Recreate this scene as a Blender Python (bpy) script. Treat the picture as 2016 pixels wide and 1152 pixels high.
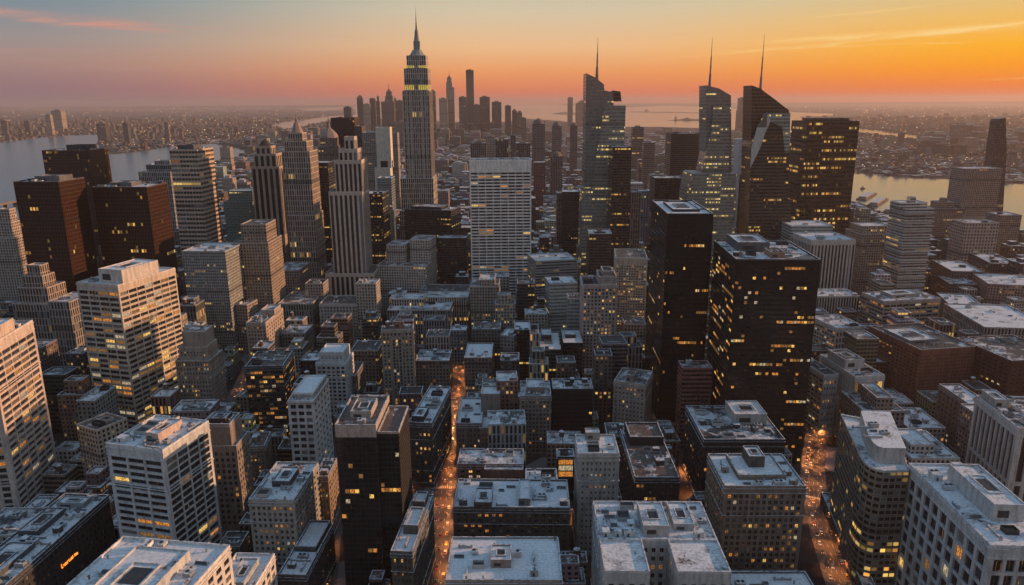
import bpy, math, random
from mathutils import Vector, Matrix, Euler
R = math.radians
S = bpy.context.scene
COL = S.collection
for o in list(bpy.data.objects): bpy.data.objects.remove(o)

# ---------------------------------------------------------------- camera
CAMH, PITCH, ROLL, F = 300.0, 14.5, -0.31, 1453.0
cam = bpy.data.objects.new('camera', bpy.data.cameras.new('camera'))
COL.objects.link(cam)
cam.data.sensor_fit = 'HORIZONTAL'; cam.data.sensor_width = 36; cam.data.lens = 36*F/2016
cam.data.clip_start = 1; cam.data.clip_end = 200000
CM = Euler((R(90-PITCH), 0, 0)).to_matrix() @ Matrix.Rotation(R(ROLL), 3, 'Z')
cam.matrix_world = Matrix.Translation((0, 0, CAMH)) @ CM.to_4x4()
S.camera = cam

# ---------------------------------------------------------------- world, sun, exposure
SUN_EL, SUN_AZ = 11.0, 79.0            # azimuth to the right of the view direction
GLOW_AZ = 60.0                        # middle of the glowing horizon
w = bpy.data.worlds.new('World'); S.world = w; w.use_nodes = True
nt = w.node_tree; N = nt.nodes; L = nt.links
for n in list(N): N.remove(n)
out = N.new('ShaderNodeOutputWorld'); bg = N.new('ShaderNodeBackground'); L.new(bg.outputs[0], out.inputs[0])
sky = N.new('ShaderNodeTexSky'); sky.sky_type = 'NISHITA'; sky.sun_disc = False
sky.sun_elevation = R(SUN_EL); sky.sun_rotation = R(SUN_AZ); sky.altitude = 300
sky.air_density = 1.0; sky.dust_density = 2.0; sky.ozone_density = 2.5
def math_n(nodes, links, op, a, b=None, c=None, clamp=False):
    n = nodes.new('ShaderNodeMath'); n.operation = op; n.use_clamp = clamp
    for i, v in enumerate((a, b, c)):
        if v is None: continue
        if isinstance(v, (int, float)): n.inputs[i].default_value = v
        else: links.new(v, n.inputs[i])
    return n.outputs[0]
def mix_n(nodes, links, f, a, b, typ='RGBA', blend='MIX'):
    n = nodes.new('ShaderNodeMix'); n.data_type = typ; n.blend_type = blend
    ia, ib = (6, 7) if typ == 'RGBA' else (2, 3)
    for i, v in ((0, f), (ia, a), (ib, b)):
        if isinstance(v, (int, float)): n.inputs[i].default_value = v
        elif isinstance(v, tuple): n.inputs[i].default_value = (*v[:3], 1)
        else: links.new(v, n.inputs[i])
    return n.outputs[2] if typ == 'RGBA' else n.outputs[0]
def ramp_n(nodes, links, fac, stops, interp='LINEAR'):
    n = nodes.new('ShaderNodeValToRGB'); n.color_ramp.interpolation = interp
    el = n.color_ramp.elements
    while len(el) > 1: el.remove(el[-1])
    el[0].position = stops[0][0]; el[0].color = (*stops[0][1], 1)
    for p, c in stops[1:]:
        e = el.new(p); e.color = (*c, 1)
    links.new(fac, n.inputs[0]); return n.outputs[0]
def srgb(r, g, b):
    f = lambda c: c/12.92/255 if c <= 10 else ((c/255+0.055)/1.055)**2.4
    return (f(r), f(g), f(b))
M_ = lambda *a, **k: math_n(N, L, *a, **k)
geo = N.new('ShaderNodeTexCoord'); sep = N.new('ShaderNodeSeparateXYZ'); L.new(geo.outputs['Generated'], sep.inputs[0])
elev = M_('MULTIPLY', M_('ARCSINE', sep.outputs[2]), 180/math.pi)
az = M_('MULTIPLY', M_('ARCTAN2', sep.outputs[0], sep.outputs[1]), 180/math.pi)
ef = M_('DIVIDE', elev, 16.0, clamp=True)
left = ramp_n(N, L, ef, [(0, srgb(134,112,124)), (.07, srgb(150,116,122)), (.17, srgb(170,138,130)), (.26, srgb(156,146,144)), (.43, srgb(114,140,154)), (1, srgb(88,122,146))])
mid = ramp_n(N, L, ef, [(0, srgb(212,120,100)), (.05, srgb(226,126,90)), (.13, srgb(238,156,98)), (.24, srgb(238,188,138)), (.40, srgb(214,198,168)), (.6, srgb(176,180,165)), (1, srgb(108,132,142))])
right = ramp_n(N, L, ef, [(0, srgb(234,106,48)), (.05, srgb(246,124,32)), (.13, srgb(255,156,8)), (.21, srgb(255,178,36)), (.32, srgb(240,190,104)), (.45, srgb(212,194,150)), (1, srgb(140,142,132))])
def mapr(v, a, b):
    n = N.new('ShaderNodeMapRange'); n.interpolation_type = 'SMOOTHSTEP'
    L.new(v, n.inputs[0]); n.inputs[1].default_value = a; n.inputs[2].default_value = b
    return n.outputs[0]
c = mix_n(N, L, mapr(az, -34, -1), left, mid)
c = mix_n(N, L, mapr(az, 3, 34), c, right)
# the sky opposite the sunset stays cool and dim
aa = M_('ABSOLUTE', M_('SUBTRACT', M_('MODULO', M_('ADD', M_('SUBTRACT', az, GLOW_AZ), 720.0), 360.0), 180.0))  # 180 at the sun, 0 opposite
cool = mix_n(N, L, mapr(elev, 0, 14), srgb(184,178,180), srgb(166,182,196))
c = mix_n(N, L, mapr(aa, 75, 40), c, cool)
# thin cirrus streaks near the sunset and at upper left
mp = N.new('ShaderNodeCombineXYZ'); L.new(M_('MULTIPLY', az, .16), mp.inputs[0]); L.new(M_('MULTIPLY', M_('SUBTRACT', elev, M_('MULTIPLY', az, .07)), 1.7), mp.inputs[1])
nz = N.new('ShaderNodeTexNoise'); nz.inputs['Scale'].default_value = 1.0; nz.inputs['Detail'].default_value = 9; nz.inputs['Roughness'].default_value = .62; nz.inputs['Distortion'].default_value = 1.1
L.new(mp.outputs[0], nz.inputs['Vector'])
fib = mapr(nz.outputs['Fac'], .36, .68)
def streak(a0, e0, a1, e1, th, k, bend=0.0):
    t = M_('DIVIDE', M_('SUBTRACT', az, a0), a1-a0)
    win = M_('MULTIPLY', mapr(t, 0, .25), mapr(t, 1.0, .80))
    line = M_('ADD', M_('MULTIPLY', t, e1-e0), e0)
    if bend: line = M_('ADD', line, M_('MULTIPLY', M_('MULTIPLY', t, M_('SUBTRACT', 1.0, t)), bend))
    wob = M_('MULTIPLY', M_('SUBTRACT', nz.outputs['Fac'], .5), .5)
    d = M_('DIVIDE', M_('ABSOLUTE', M_('ADD', M_('SUBTRACT', elev, line), wob)), th)
    return M_('MULTIPLY', M_('MULTIPLY', mapr(d, 1.0, 0.0), win), M_('MULTIPLY', M_('ADD', M_('MULTIPLY', fib, .8), .2), k))
cl = None
for st in ((8,2.7,46,5.6,.17,.75,-.5), (17,3.9,33,4.3,.34,.85,.2), (12,3.3,32,3.5,.10,.5,.4), (27,4.2,44,4.7,.40,.7), (30,1.2,48,1.6,.12,.5), (-38,5.7,-23,4.9,.48,1.0), (-33,5.1,-22,4.6,.3,.9), (-27,5.2,-9,4.5,.10,.5), (-40,3.2,-12,3.6,.20,.30), (-34,2.2,-2,2.6,.25,.22), (20,5.4,30,5.9,.15,.5)):
    v = streak(*st); cl = v if cl is None else M_('ADD', cl, v, clamp=True)
ccol = mix_n(N, L, mapr(az, -20, 16), srgb(205,150,135), srgb(255,214,140))
c = mix_n(N, L, M_('MULTIPLY', cl, .85), c, ccol)
nsc = N.new('ShaderNodeVectorMath'); nsc.operation = 'SCALE'; nsc.inputs[3].default_value = .10; L.new(sky.outputs[0], nsc.inputs[0])
dome = mix_n(N, L, .6, nsc.outputs[0], srgb(146,174,200))
c = mix_n(N, L, mapr(elev, 9, 34), c, dome)
c = mix_n(N, L, mapr(elev, 0, -1.0), c, (.03, .03, .035))
L.new(c, bg.inputs[0]); bg.inputs[1].default_value = 1.0

sd = bpy.data.lights.new('sun', 'SUN'); sun = bpy.data.objects.new('sun', sd); COL.objects.link(sun)
sd.energy = 5.0; sd.angle = R(0.6); sd.color = (1, .52, .26)
sv = Vector((math.sin(R(SUN_AZ))*math.cos(R(SUN_EL)), math.cos(R(SUN_AZ))*math.cos(R(SUN_EL)), math.sin(R(SUN_EL))))
sun.rotation_euler = sv.to_track_quat('Z', 'Y').to_euler()
S.view_settings.view_transform = 'Standard'; S.view_settings.look = 'None'; S.view_settings.gamma = 1
S.view_settings.exposure = 0.0
S.cycles.max_bounces = 5; S.cycles.diffuse_bounces = 2; S.cycles.glossy_bounces = 3; S.cycles.volume_bounces = 0
S.cycles.use_denoising = True; S.cycles.caustics_reflective = False; S.cycles.sample_clamp_indirect = 3.0
S.cycles.use_light_tree = True

# ---------------------------------------------------------------- pixel -> world (photograph pixels, 2016 x 1152)
def ray(px, py): return CM @ Vector(((px-1008)/F, -(py-576)/F, -1))
def at_z(px, py, z=0.0):
    d = ray(px, py); t = (z-CAMH)/d.z
    return Vector((d.x*t, d.y*t, z))
def at_y(px, py, Y):
    d = ray(px, py); t = Y/d.y
    return Vector((d.x*t, Y, CAMH+d.z*t))

# ---------------------------------------------------------------- materials
MAT = {}
def new_mat(name):
    m = bpy.data.materials.new(name); m.use_nodes = True; MAT[name] = m
    n = m.node_tree.nodes; b = n['Principled BSDF']
    return m, n, m.node_tree.links, b
def bump(n, l, b, h, strength=.4, dist=.1):
    bp = n.new('ShaderNodeBump'); bp.inputs['Strength'].default_value = strength; bp.inputs['Distance'].default_value = dist
    l.new(h, bp.inputs['Height']); l.new(bp.outputs[0], b.inputs['Normal'])
def plain(name, col, rough=.7, metal=0.0, scale=.6, var=.25, spec=.3):
    m, n, l, b = new_mat(name)
    tc = n.new('ShaderNodeTexCoord'); nz = n.new('ShaderNodeTexNoise'); nz.inputs['Scale'].default_value = scale; nz.inputs['Detail'].default_value = 6
    l.new(tc.outputs['Object'], nz.inputs['Vector'])
    dk = tuple(x*(1-var) for x in col); lt = tuple(min(1, x*(1+var)) for x in col)
    l.new(ramp_n(n, l, nz.outputs['Fac'], [(.35, dk), (.65, lt)]), b.inputs['Base Color'])
    b.inputs['Roughness'].default_value = rough; b.inputs['Metallic'].default_value = metal; b.inputs['Specular IOR Level'].default_value = spec
    return m
def emit(name, col, strength, base=(.05,.04,.03)):
    m, n, l, b = new_mat(name)
    oi = n.new('ShaderNodeObjectInfo'); ge = n.new('ShaderNodeNewGeometry')
    nz = n.new('ShaderNodeTexNoise'); nz.inputs['Scale'].default_value = 1.1; nz.inputs['Detail'].default_value = 4
    l.new(ge.outputs['Position'], nz.inputs['Vector'])
    s = math_n(n, l, 'MULTIPLY', ramp_n(n, l, nz.outputs['Fac'], [(.34, (.12,.12,.12)), (.62, (1.15,1.15,1.15))]), strength)
    b.inputs['Base Color'].default_value = (*base, 1); b.inputs['Emission Color'].default_value = (*col, 1)
    l.new(s, b.inputs['Emission Strength']); b.inputs['Roughness'].default_value = .3
    return m
def attr(n, name):
    a = n.new('ShaderNodeAttribute'); a.attribute_name = name; return a
# wall of buildings with modelled windows: colour comes from the building's own "col"
def wall_mat():
    m, n, l, b = new_mat('masonry_wall')
    a = attr(n, 'col'); g = n.new('ShaderNodeNewGeometry')
    mpn = n.new('ShaderNodeMapping'); mpn.inputs['Scale'].default_value = (.35, .35, .06); l.new(g.outputs['Position'], mpn.inputs[0])
    nz = n.new('ShaderNodeTexNoise'); nz.inputs['Scale'].default_value = 1; nz.inputs['Detail'].default_value = 8; nz.inputs['Roughness'].default_value = .65; l.new(mpn.outputs[0], nz.inputs['Vector'])
    n2 = n.new('ShaderNodeTexNoise'); n2.inputs['Scale'].default_value = .9; n2.inputs['Detail'].default_value = 5; l.new(g.outputs['Position'], n2.inputs['Vector'])
    k = ramp_n(n, l, nz.outputs['Fac'], [(.3, (.55,.55,.57)), (.55, (1,1,1)), (.75, (1.12,1.12,1.1))])
    k2 = ramp_n(n, l, n2.outputs['Fac'], [(.3, (.8,.8,.8)), (.7, (1.1,1.1,1.1))])
    c1 = mix_n(n, l, 1.0, a.outputs['Color'], k, blend='MULTIPLY'); c2 = mix_n(n, l, 1.0, c1, k2, blend='MULTIPLY')
    l.new(c2, b.inputs['Base Color']); b.inputs['Roughness'].default_value = .75; b.inputs['Specular IOR Level'].default_value = .25
    bump(n, l, b, n2.outputs['Fac'], .5, .15)
wall_mat()
# roofs: dark membrane, ponding, patchy frost and snow
def roof_mat():
    m, n, l, b = new_mat('snowy_roof')
    a = attr(n, 'snow'); g = n.new('ShaderNodeNewGeometry')
    n1 = n.new('ShaderNodeTexNoise'); n1.inputs['Scale'].default_value = .085; n1.inputs['Detail'].default_value = 9; n1.inputs['Roughness'].default_value = .62; n1.inputs['Distortion'].default_value = .5
    n2 = n.new('ShaderNodeTexNoise'); n2.inputs['Scale'].default_value = .6; n2.inputs['Detail'].default_value = 6
    vo = n.new('ShaderNodeTexVoronoi'); vo.inputs['Scale'].default_value = .10; vo.distance = 'MANHATTAN'
    for t in (n1, n2, vo): l.new(g.outputs['Position'], t.inputs['Vector'])
    s = math_n(n, l, 'ADD', n1.outputs['Fac'], math_n(n, l, 'MULTIPLY', math_n(n, l, 'SUBTRACT', vo.outputs['Color'], .5), .22))
    s = math_n(n, l, 'ADD', s, math_n(n, l, 'MULTIPLY', math_n(n, l, 'SUBTRACT', n2.outputs['Fac'], .5), .30))
    s = math_n(n, l, 'ADD', s, math_n(n, l, 'SUBTRACT', a.outputs['Fac'], .55))
    s = math_n(n, l, 'ADD', s, math_n(n, l, 'MULTIPLY', math_n(n, l, 'SUBTRACT', n.new('ShaderNodeObjectInfo').outputs['Random'], .5), .28))
    k = ramp_n(n, l, s, [(.40, (0,0,0)), (.455, (.45,.45,.45)), (.53, (.75,.75,.75)), (.62, (1,1,1))])
    oi = n.new('ShaderNodeObjectInfo')
    tint = ramp_n(n, l, oi.outputs['Random'], [(0, (.6,.6,.62)), (.3, (1.5,1.45,1.35)), (.5, (2.2,1.5,1.2)), (.7, (.8,.95,1.0)), (1, (2.4,2.4,2.3))])
    dark = mix_n(n, l, 1.0, ramp_n(n, l, n2.outputs['Fac'], [(.3, (.035,.038,.042)), (.7, (.10,.105,.11))]), tint, blend='MULTIPLY')
    snow = ramp_n(n, l, n2.outputs['Fac'], [(.3, (.56,.61,.65)), (.7, (.84,.87,.90))])
    bk = n.new('ShaderNodeTexBrick'); bk.inputs['Scale'].default_value = .11; bk.inputs['Mortar Size'].default_value = .012; bk.inputs['Color1'].default_value = (1,1,1,1); bk.inputs['Color2'].default_value = (.88,.9,.92,1); bk.inputs['Mortar'].default_value = (.45,.47,.5,1)
    l.new(g.outputs['Position'], bk.inputs['Vector'])
    l.new(mix_n(n, l, .45, mix_n(n, l, k, dark, snow), bk.outputs['Color'], blend='MULTIPLY'), b.inputs['Base Color'])
    b.inputs['Roughness'].default_value = .6; b.inputs['Specular IOR Level'].default_value = .3
    bump(n, l, b, math_n(n, l, 'MULTIPLY', k, 1.0), .6, .25)
roof_mat()
LITC = [(1.0,.60,.12), (1.0,.70,.22), (1.0,.42,.08)]
# facades of buildings further off: the window grid is a pattern of the wall (one UV unit = one bay by one storey)
def facade(name, wu, wv, glass=(.025,.03,.038), grough=.18, wallrough=.7, sub=0, litk=1.0, estr=1.15, bumpy=True, spec=.5, row=6, cover=.62, solo=.24, lc=None, odd=1.0):
    lc = lc or LITC
    m, n, l, b = new_mat(name)
    uv = n.new('ShaderNodeUVMap'); uv.uv_map = 'UVMap'; sp = n.new('ShaderNodeSeparateXYZ'); l.new(uv.outputs[0], sp.inputs[0])
    A = lambda *x, **k: math_n(n, l, *x, **k)
    u, v = sp.outputs[0], sp.outputs[1]
    fu, fv = A('FRACT', u), A('FRACT', v); iu, iv = A('FLOOR', u), A('FLOOR', v)
    mu = A('LESS_THAN', A('ABSOLUTE', A('SUBTRACT', fu, .5)), wu/2)
    mv = A('LESS_THAN', A('ABSOLUTE', A('SUBTRACT', fv, .5)), wv/2)
    win = A('MULTIPLY', mu, mv)
    if sub:
        fs = A('FRACT', A('MULTIPLY', u, float(sub)))
        win = A('MULTIPLY', win, A('GREATER_THAN', fs, .12))
    cx = n.new('ShaderNodeCombineXYZ'); l.new(iu, cx.inputs[0]); l.new(iv, cx.inputs[1])
    wn = n.new('ShaderNodeTexWhiteNoise'); wn.noise_dimensions = '2D'; l.new(cx.outputs[0], wn.inputs['Vector'])
    cy = n.new('ShaderNodeCombineXYZ'); l.new(A('FLOOR', A('DIVIDE', u, float(row))), cy.inputs[0]); l.new(A('ADD', iv, 71.0), cy.inputs[1])
    wr = n.new('ShaderNodeTexWhiteNoise'); wr.noise_dimensions = '2D'; l.new(cy.outputs[0], wr.inputs['Vector'])
    lit = attr(n, 'lit'); pl = A('MULTIPLY', lit.outputs['Fac'], litk)
    # a window is lit either alone or because its stretch of the floor is lit
    l1 = A('LESS_THAN', wn.outputs['Value'], A('MULTIPLY', pl, solo))
    l2 = A('MULTIPLY', A('LESS_THAN', wr.outputs['Value'], A('MULTIPLY', pl, .62)), A('LESS_THAN', wn.outputs['Value'], cover))
    li = A('MULTIPLY', A('MAXIMUM', l1, l2), win)
    a = attr(n, 'col')
    g = n.new('ShaderNodeNewGeometry'); mpn = n.new('ShaderNodeMapping'); mpn.inputs['Scale'].default_value = (.12, .12, .03); l.new(g.outputs['Position'], mpn.inputs[0])
    nz = n.new('ShaderNodeTexNoise'); nz.inputs['Detail'].default_value = 6; l.new(mpn.outputs[0], nz.inputs['Vector'])
    k = ramp_n(n, l, nz.outputs['Fac'], [(.3, (.68,.68,.7)), (.7, (1.15,1.15,1.12))])
    wc = mix_n(n, l, 1.0, a.outputs['Color'], k, blend='MULTIPLY')
    mech = A('LESS_THAN', A('MODULO', A('ADD', iv, 5.0), 14.0), .5)      # plant storeys: louvres, no lit rooms
    wc = mix_n(n, l, mech, wc, mix_n(n, l, .55, wc, (.03,.03,.03))); li = A('MULTIPLY', li, A('SUBTRACT', 1.0, mech))
    sw = n.new('ShaderNodeSeparateColor'); l.new(wn.outputs['Color'], sw.inputs[0])
    gv = ramp_n(n, l, sw.outputs[1], [(0, tuple(x*.5 for x in glass)), (.7, glass), (.86, glass), (.9, tuple(min(1, x*(1+2*odd)+.05*odd) for x in glass)), (1, tuple(min(1, x*(1+1.2*odd)+.10*odd) for x in glass))])
    l.new(mix_n(n, l, win, wc, gv), b.inputs['Base Color'])
    rg = mix_n(n, l, win, wallrough, grough, typ='FLOAT'); l.new(rg, b.inputs['Roughness']); b.inputs['Specular IOR Level'].default_value = spec
    ec = ramp_n(n, l, sw.outputs[2], [(0, lc[0]), (.45, lc[1]), (.8, lc[2])])
    l.new(ec, b.inputs['Emission Color'])
    l.new(A('MULTIPLY', li, A('MULTIPLY', A('ADD', A('MULTIPLY', A('POWER', sw.outputs[0], 2.2), 1.9), .10), estr)), b.inputs['Emission Strength'])
    if bumpy: bump(n, l, b, A('MULTIPLY', win, -1.0), .5, .4)
    return m
facade('stone_grid_facade', .52, .58)
facade('band_window_facade', .96, .52, sub=3)
facade('pier_facade', .55, .86)
facade('curtain_wall_facade', .90, .50, glass=(.016,.018,.022), grough=.16, wallrough=.35, spec=.5, row=16, estr=.9, odd=.15, cover=.72, solo=.08)
facade('blue_glass_facade', .98, .42, odd=.05, glass=(.16,.185,.18), grough=.08, wallrough=.3, spec=.8, row=11, estr=.62, cover=.9, solo=.05, lc=((1,.60,.10),(1,.70,.20),(1,.78,.36)))
facade('bronze_glass_facade', .70, .80, odd=.0, glass=(.022,.010,.007), grough=.3, wallrough=.45, spec=.3)
STY = dict(grid='stone_grid_facade', band='band_window_facade', pier='pier_facade', curtain='curtain_wall_facade', blue='blue_glass_facade', bronze='bronze_glass_facade')
CELL = dict(grid=(3.6, 3.9), band=(9, 3.9), pier=(3.4, 8), curtain=(2.0, 4.0), blue=(2.0, 4.4), bronze=(3.4, 4.6))
# panes of modelled windows
def pane_mat(name, col, rough, spec=.6):
    m, n, l, b = new_mat(name)
    g = n.new('ShaderNodeNewGeometry'); vo = n.new('ShaderNodeTexVoronoi'); vo.inputs['Scale'].default_value = .3; l.new(g.outputs['Position'], vo.inputs['Vector'])
    l.new(mix_n(n, l, math_n(n, l, 'MULTIPLY', vo.outputs['Color'], .6), tuple(x*.5 for x in col), tuple(x*1.8 for x in col)), b.inputs['Base Color'])
    b.inputs['Roughness'].default_value = rough; b.inputs['Specular IOR Level'].default_value = spec
pane_mat('dark_pane', (.018,.021,.026), .12, .5); pane_mat('grey_pane', (.05,.06,.07), .2); pane_mat('blind_pane', (.20,.20,.19), .5, .3)
pane_mat('black_cladding', (.010,.011,.013), .35, .2)
emit('lit_pane', (1,.58,.14), 1.15); emit('cool_pane', (1,.80,.50), .55); emit('dim_pane', (1,.46,.12), .26); emit('amber_pane', (1,.36,.06), .7)
PANES = ['dark_pane', 'grey_pane', 'blind_pane', 'lit_pane', 'dim_pane', 'amber_pane', 'cool_pane']
plain('window_frame', (.12,.12,.12), .5); plain('roof_metal', (.30,.32,.34), .45, .4, scale=.8); plain('dark_metal', (.05,.055,.06), .5, .4, scale=.8)
plain('rusty_metal', (.22,.11,.06), .8, .1, scale=.9, var=.5); plain('tank_wood', (.13,.08,.05), .85, scale=1.2, var=.4); plain('pale_panel', (.42,.43,.43), .6, scale=.3, var=.15)
plain('spire_metal', (.16,.15,.15), .5, .3); plain('tyre_rubber', (.02,.02,.02), .9); plain('car_glass', (.02,.025,.03), .1, spec=.8)
def snow_cap():
    m, n, l, b = new_mat('snow_cap'); g = n.new('ShaderNodeNewGeometry'); nz = n.new('ShaderNodeTexNoise'); nz.inputs['Scale'].default_value = .5; nz.inputs['Detail'].default_value = 7
    l.new(g.outputs['Position'], nz.inputs['Vector'])
    l.new(ramp_n(n, l, nz.outputs['Fac'], [(.36, (.09,.10,.11)), (.47, (.5,.55,.6)), (.7, (.72,.77,.82))]), b.inputs['Base Color']); b.inputs['Roughness'].default_value = .7
snow_cap()
# ---------------------------------------------------------------- mesh building
class MB:
    def __init__(s): s.v = []; s.f = []; s.uv = []; s.mi = []; s.col = []; s.lit = []; s.snow = []
    def q(s, p, mat=0, uv=None, col=(.3,.3,.3), lit=0.0, snow=.5):
        b = len(s.v); s.v += p; s.f.append(tuple(range(b, b+len(p)))); s.mi.append(mat); s.col.append(col); s.lit.append(lit); s.snow.append(snow)
        s.uv += uv if uv else [(0, 0)]*len(p)
    def box(s, x0, x1, y0, y1, z0, z1, mat=0, top=None, col=(.3,.3,.3), bottom=False, snow=.6, lid=True):
        a = (x0,y0,z0); b = (x1,y0,z0); c = (x1,y1,z0); d = (x0,y1,z0); e = (x0,y0,z1); f = (x1,y0,z1); g = (x1,y1,z1); h = (x0,y1,z1)
        for p in ((a,b,f,e), (b,c,g,f), (c,d,h,g), (d,a,e,h)): s.q(list(p), mat, col=col)
        if lid: s.q([e,f,g,h], mat if top is None else top, col=col, snow=snow)
        if bottom: s.q([d,c,b,a], mat, col=col)
    def cyl(s, x, y, z0, z1, r0, r1=None, n=12, mat=0, top=None, col=(.3,.3,.3), snow=.6):
        r1 = r0 if r1 is None else r1
        P = lambda k, r, z: (x+r*math.cos(2*math.pi*k/n), y+r*math.sin(2*math.pi*k/n), z)
        for k in range(n): s.q([P(k,r0,z0), P(k+1,r0,z0), P(k+1,r1,z1), P(k,r1,z1)], mat, col=col)
        if r1 > 1e-3: s.q([P(k,r1,z1) for k in range(n)], mat if top is None else top, col=col, snow=snow)
    def build(s, name, mats, parent=None, smooth=False):
        me = bpy.data.meshes.new(name); me.from_pydata(s.v, [], s.f)
        for m in mats: me.materials.append(MAT[m] if isinstance(m, str) else m)
        me.polygons.foreach_set('material_index', s.mi)
        l = me.uv_layers.new(name='UVMap'); l.data.foreach_set('uv', [c for p in s.uv for c in p])
        a = me.attributes.new('col', 'FLOAT_COLOR', 'FACE'); a.data.foreach_set('color', [x for c in s.col for x in (*c, 1)])
        a = me.attributes.new('lit', 'FLOAT', 'FACE'); a.data.foreach_set('value', s.lit)
        a = me.attributes.new('snow', 'FLOAT', 'FACE'); a.data.foreach_set('value', s.snow)
        me.update()
        o = bpy.data.objects.new(name, me); COL.objects.link(o)
        if parent: o.parent = parent
        return o
def tag(o, label=None, cat=None, group=None, kind=None):
    if label: o['label'] = label
    if cat: o['category'] = cat
    if group: o['group'] = group
    if kind: o['kind'] = kind
    return o
def empty(name, loc, rz=0):
    o = bpy.data.objects.new(name, None); COL.objects.link(o); o.location = loc; o.rotation_euler = (0, 0, rz); o.empty_display_size = 5
    return o
FOOT = []      # (centre x, centre y, half width, half depth, yaw) of every placed building
rnd = random.Random(5)

def side_faces(b): # box -> four faces as (origin, direction, length) seen from outside: front, right, back, left
    x0, x1, y0, y1 = b[:4]
    return [((x0,y0), (1,0), x1-x0), ((x1,y0), (0,1), y1-y0), ((x1,y1), (-1,0), x1-x0), ((x0,y1), (0,-1), y1-y0)]

def wall_patterned(mb, b, sty, col, lit, cell=None, mat=0):
    cw, ch = cell or CELL[sty]; z0, z1 = b[4], b[5]
    for k, (o, d, ln) in enumerate(side_faces(b)):
        nu = max(1, round(ln/cw)); nv = (z1-z0)/ch; uo = rnd.randrange(0, 900); v0 = z0/ch
        # storeys are counted from the top so that the cornice line is whole
        v1 = math.ceil(z1/ch)-.05; v0 = v1-(z1-z0)/ch
        p = [(o[0],o[1],z0), (o[0]+d[0]*ln,o[1]+d[1]*ln,z0), (o[0]+d[0]*ln,o[1]+d[1]*ln,z1), (o[0],o[1],z1)]
        mb.q(p, mat, [(uo,v0), (uo+nu,v0), (uo+nu,v1), (uo,v1)], col, lit)

def wall_modelled(mb, b, spec, col, wins, pcol=None):
    """wall with real openings; wins collects (centre, direction, width, height, face) of every opening"""
    z0, z1 = b[4], b[5]
    for k, (o, d, ln) in enumerate(side_faces(b)):
        sp = spec[k % 2] if len(spec) == 2 else spec[k]
        if sp is None:
            mb.q([(o[0],o[1],z0), (o[0]+d[0]*ln,o[1]+d[1]*ln,z0), (o[0]+d[0]*ln,o[1]+d[1]*ln,z1), (o[0],o[1],z1)], 0, col=col); continue
        nc, nr, fu, fv, mside, mtop, mbot, rec = sp
        nx = (d[1], -d[0])   # outward
        def P(u, z, r=0.0): return (o[0]+d[0]*u-nx[0]*r, o[1]+d[1]*u-nx[1]*r, z)
        def Q(u0, u1, a, c): mb.q([P(u0,a), P(u1,a), P(u1,c), P(u0,c)], 0, col=col)
        zt, zb = z1-mtop, z0+mbot; cw = (ln-2*mside)/nc; rh = (zt-zb)/nr
        mb.q([P(0,zt), P(ln,zt), P(ln,z1), P(0,z1)], 0, col=pcol or col)
        if mbot > 0: Q(0, ln, z0, zb)
        if mside > 0: Q(0, mside, zb, zt); Q(ln-mside, ln, zb, zt)
        for i in range(nc):
            for j in range(nr):
                u0 = mside+i*cw; u1 = u0+cw; a = zb+j*rh; c = a+rh
                iu0 = u0+cw*(1-fu)/2; iu1 = u1-cw*(1-fu)/2; ia = a+rh*(1-fv)*.45; ic = c-rh*(1-fv)*.55
                O = [P(u0,a), P(u1,a), P(u1,c), P(u0,c)]; I = [P(iu0,ia), P(iu1,ia), P(iu1,ic), P(iu0,ic)]; B = [P(iu0,ia,rec), P(iu1,ia,rec), P(iu1,ic,rec), P(iu0,ic,rec)]
                for e in range(4):
                    g = (e+1) % 4
                    mb.q([O[e], O[g], I[g], I[e]], 0, col=col); mb.q([I[e], I[g], B[g], B[e]], 0, col=col)
                wins.append((k, nr-1-j, i, P((iu0+iu1)/2, (ia+ic)/2, rec), iu1-iu0, ic-ia, math.atan2(d[1], d[0])))

def pane_index(lit, rg, clump):
    if rg.random() < lit*(1.5 if clump else .35): return rg.choice((3, 4, 4, 5, 6))
    return rg.choices((0, 1, 2), (.72, .2, .08))[0]

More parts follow.
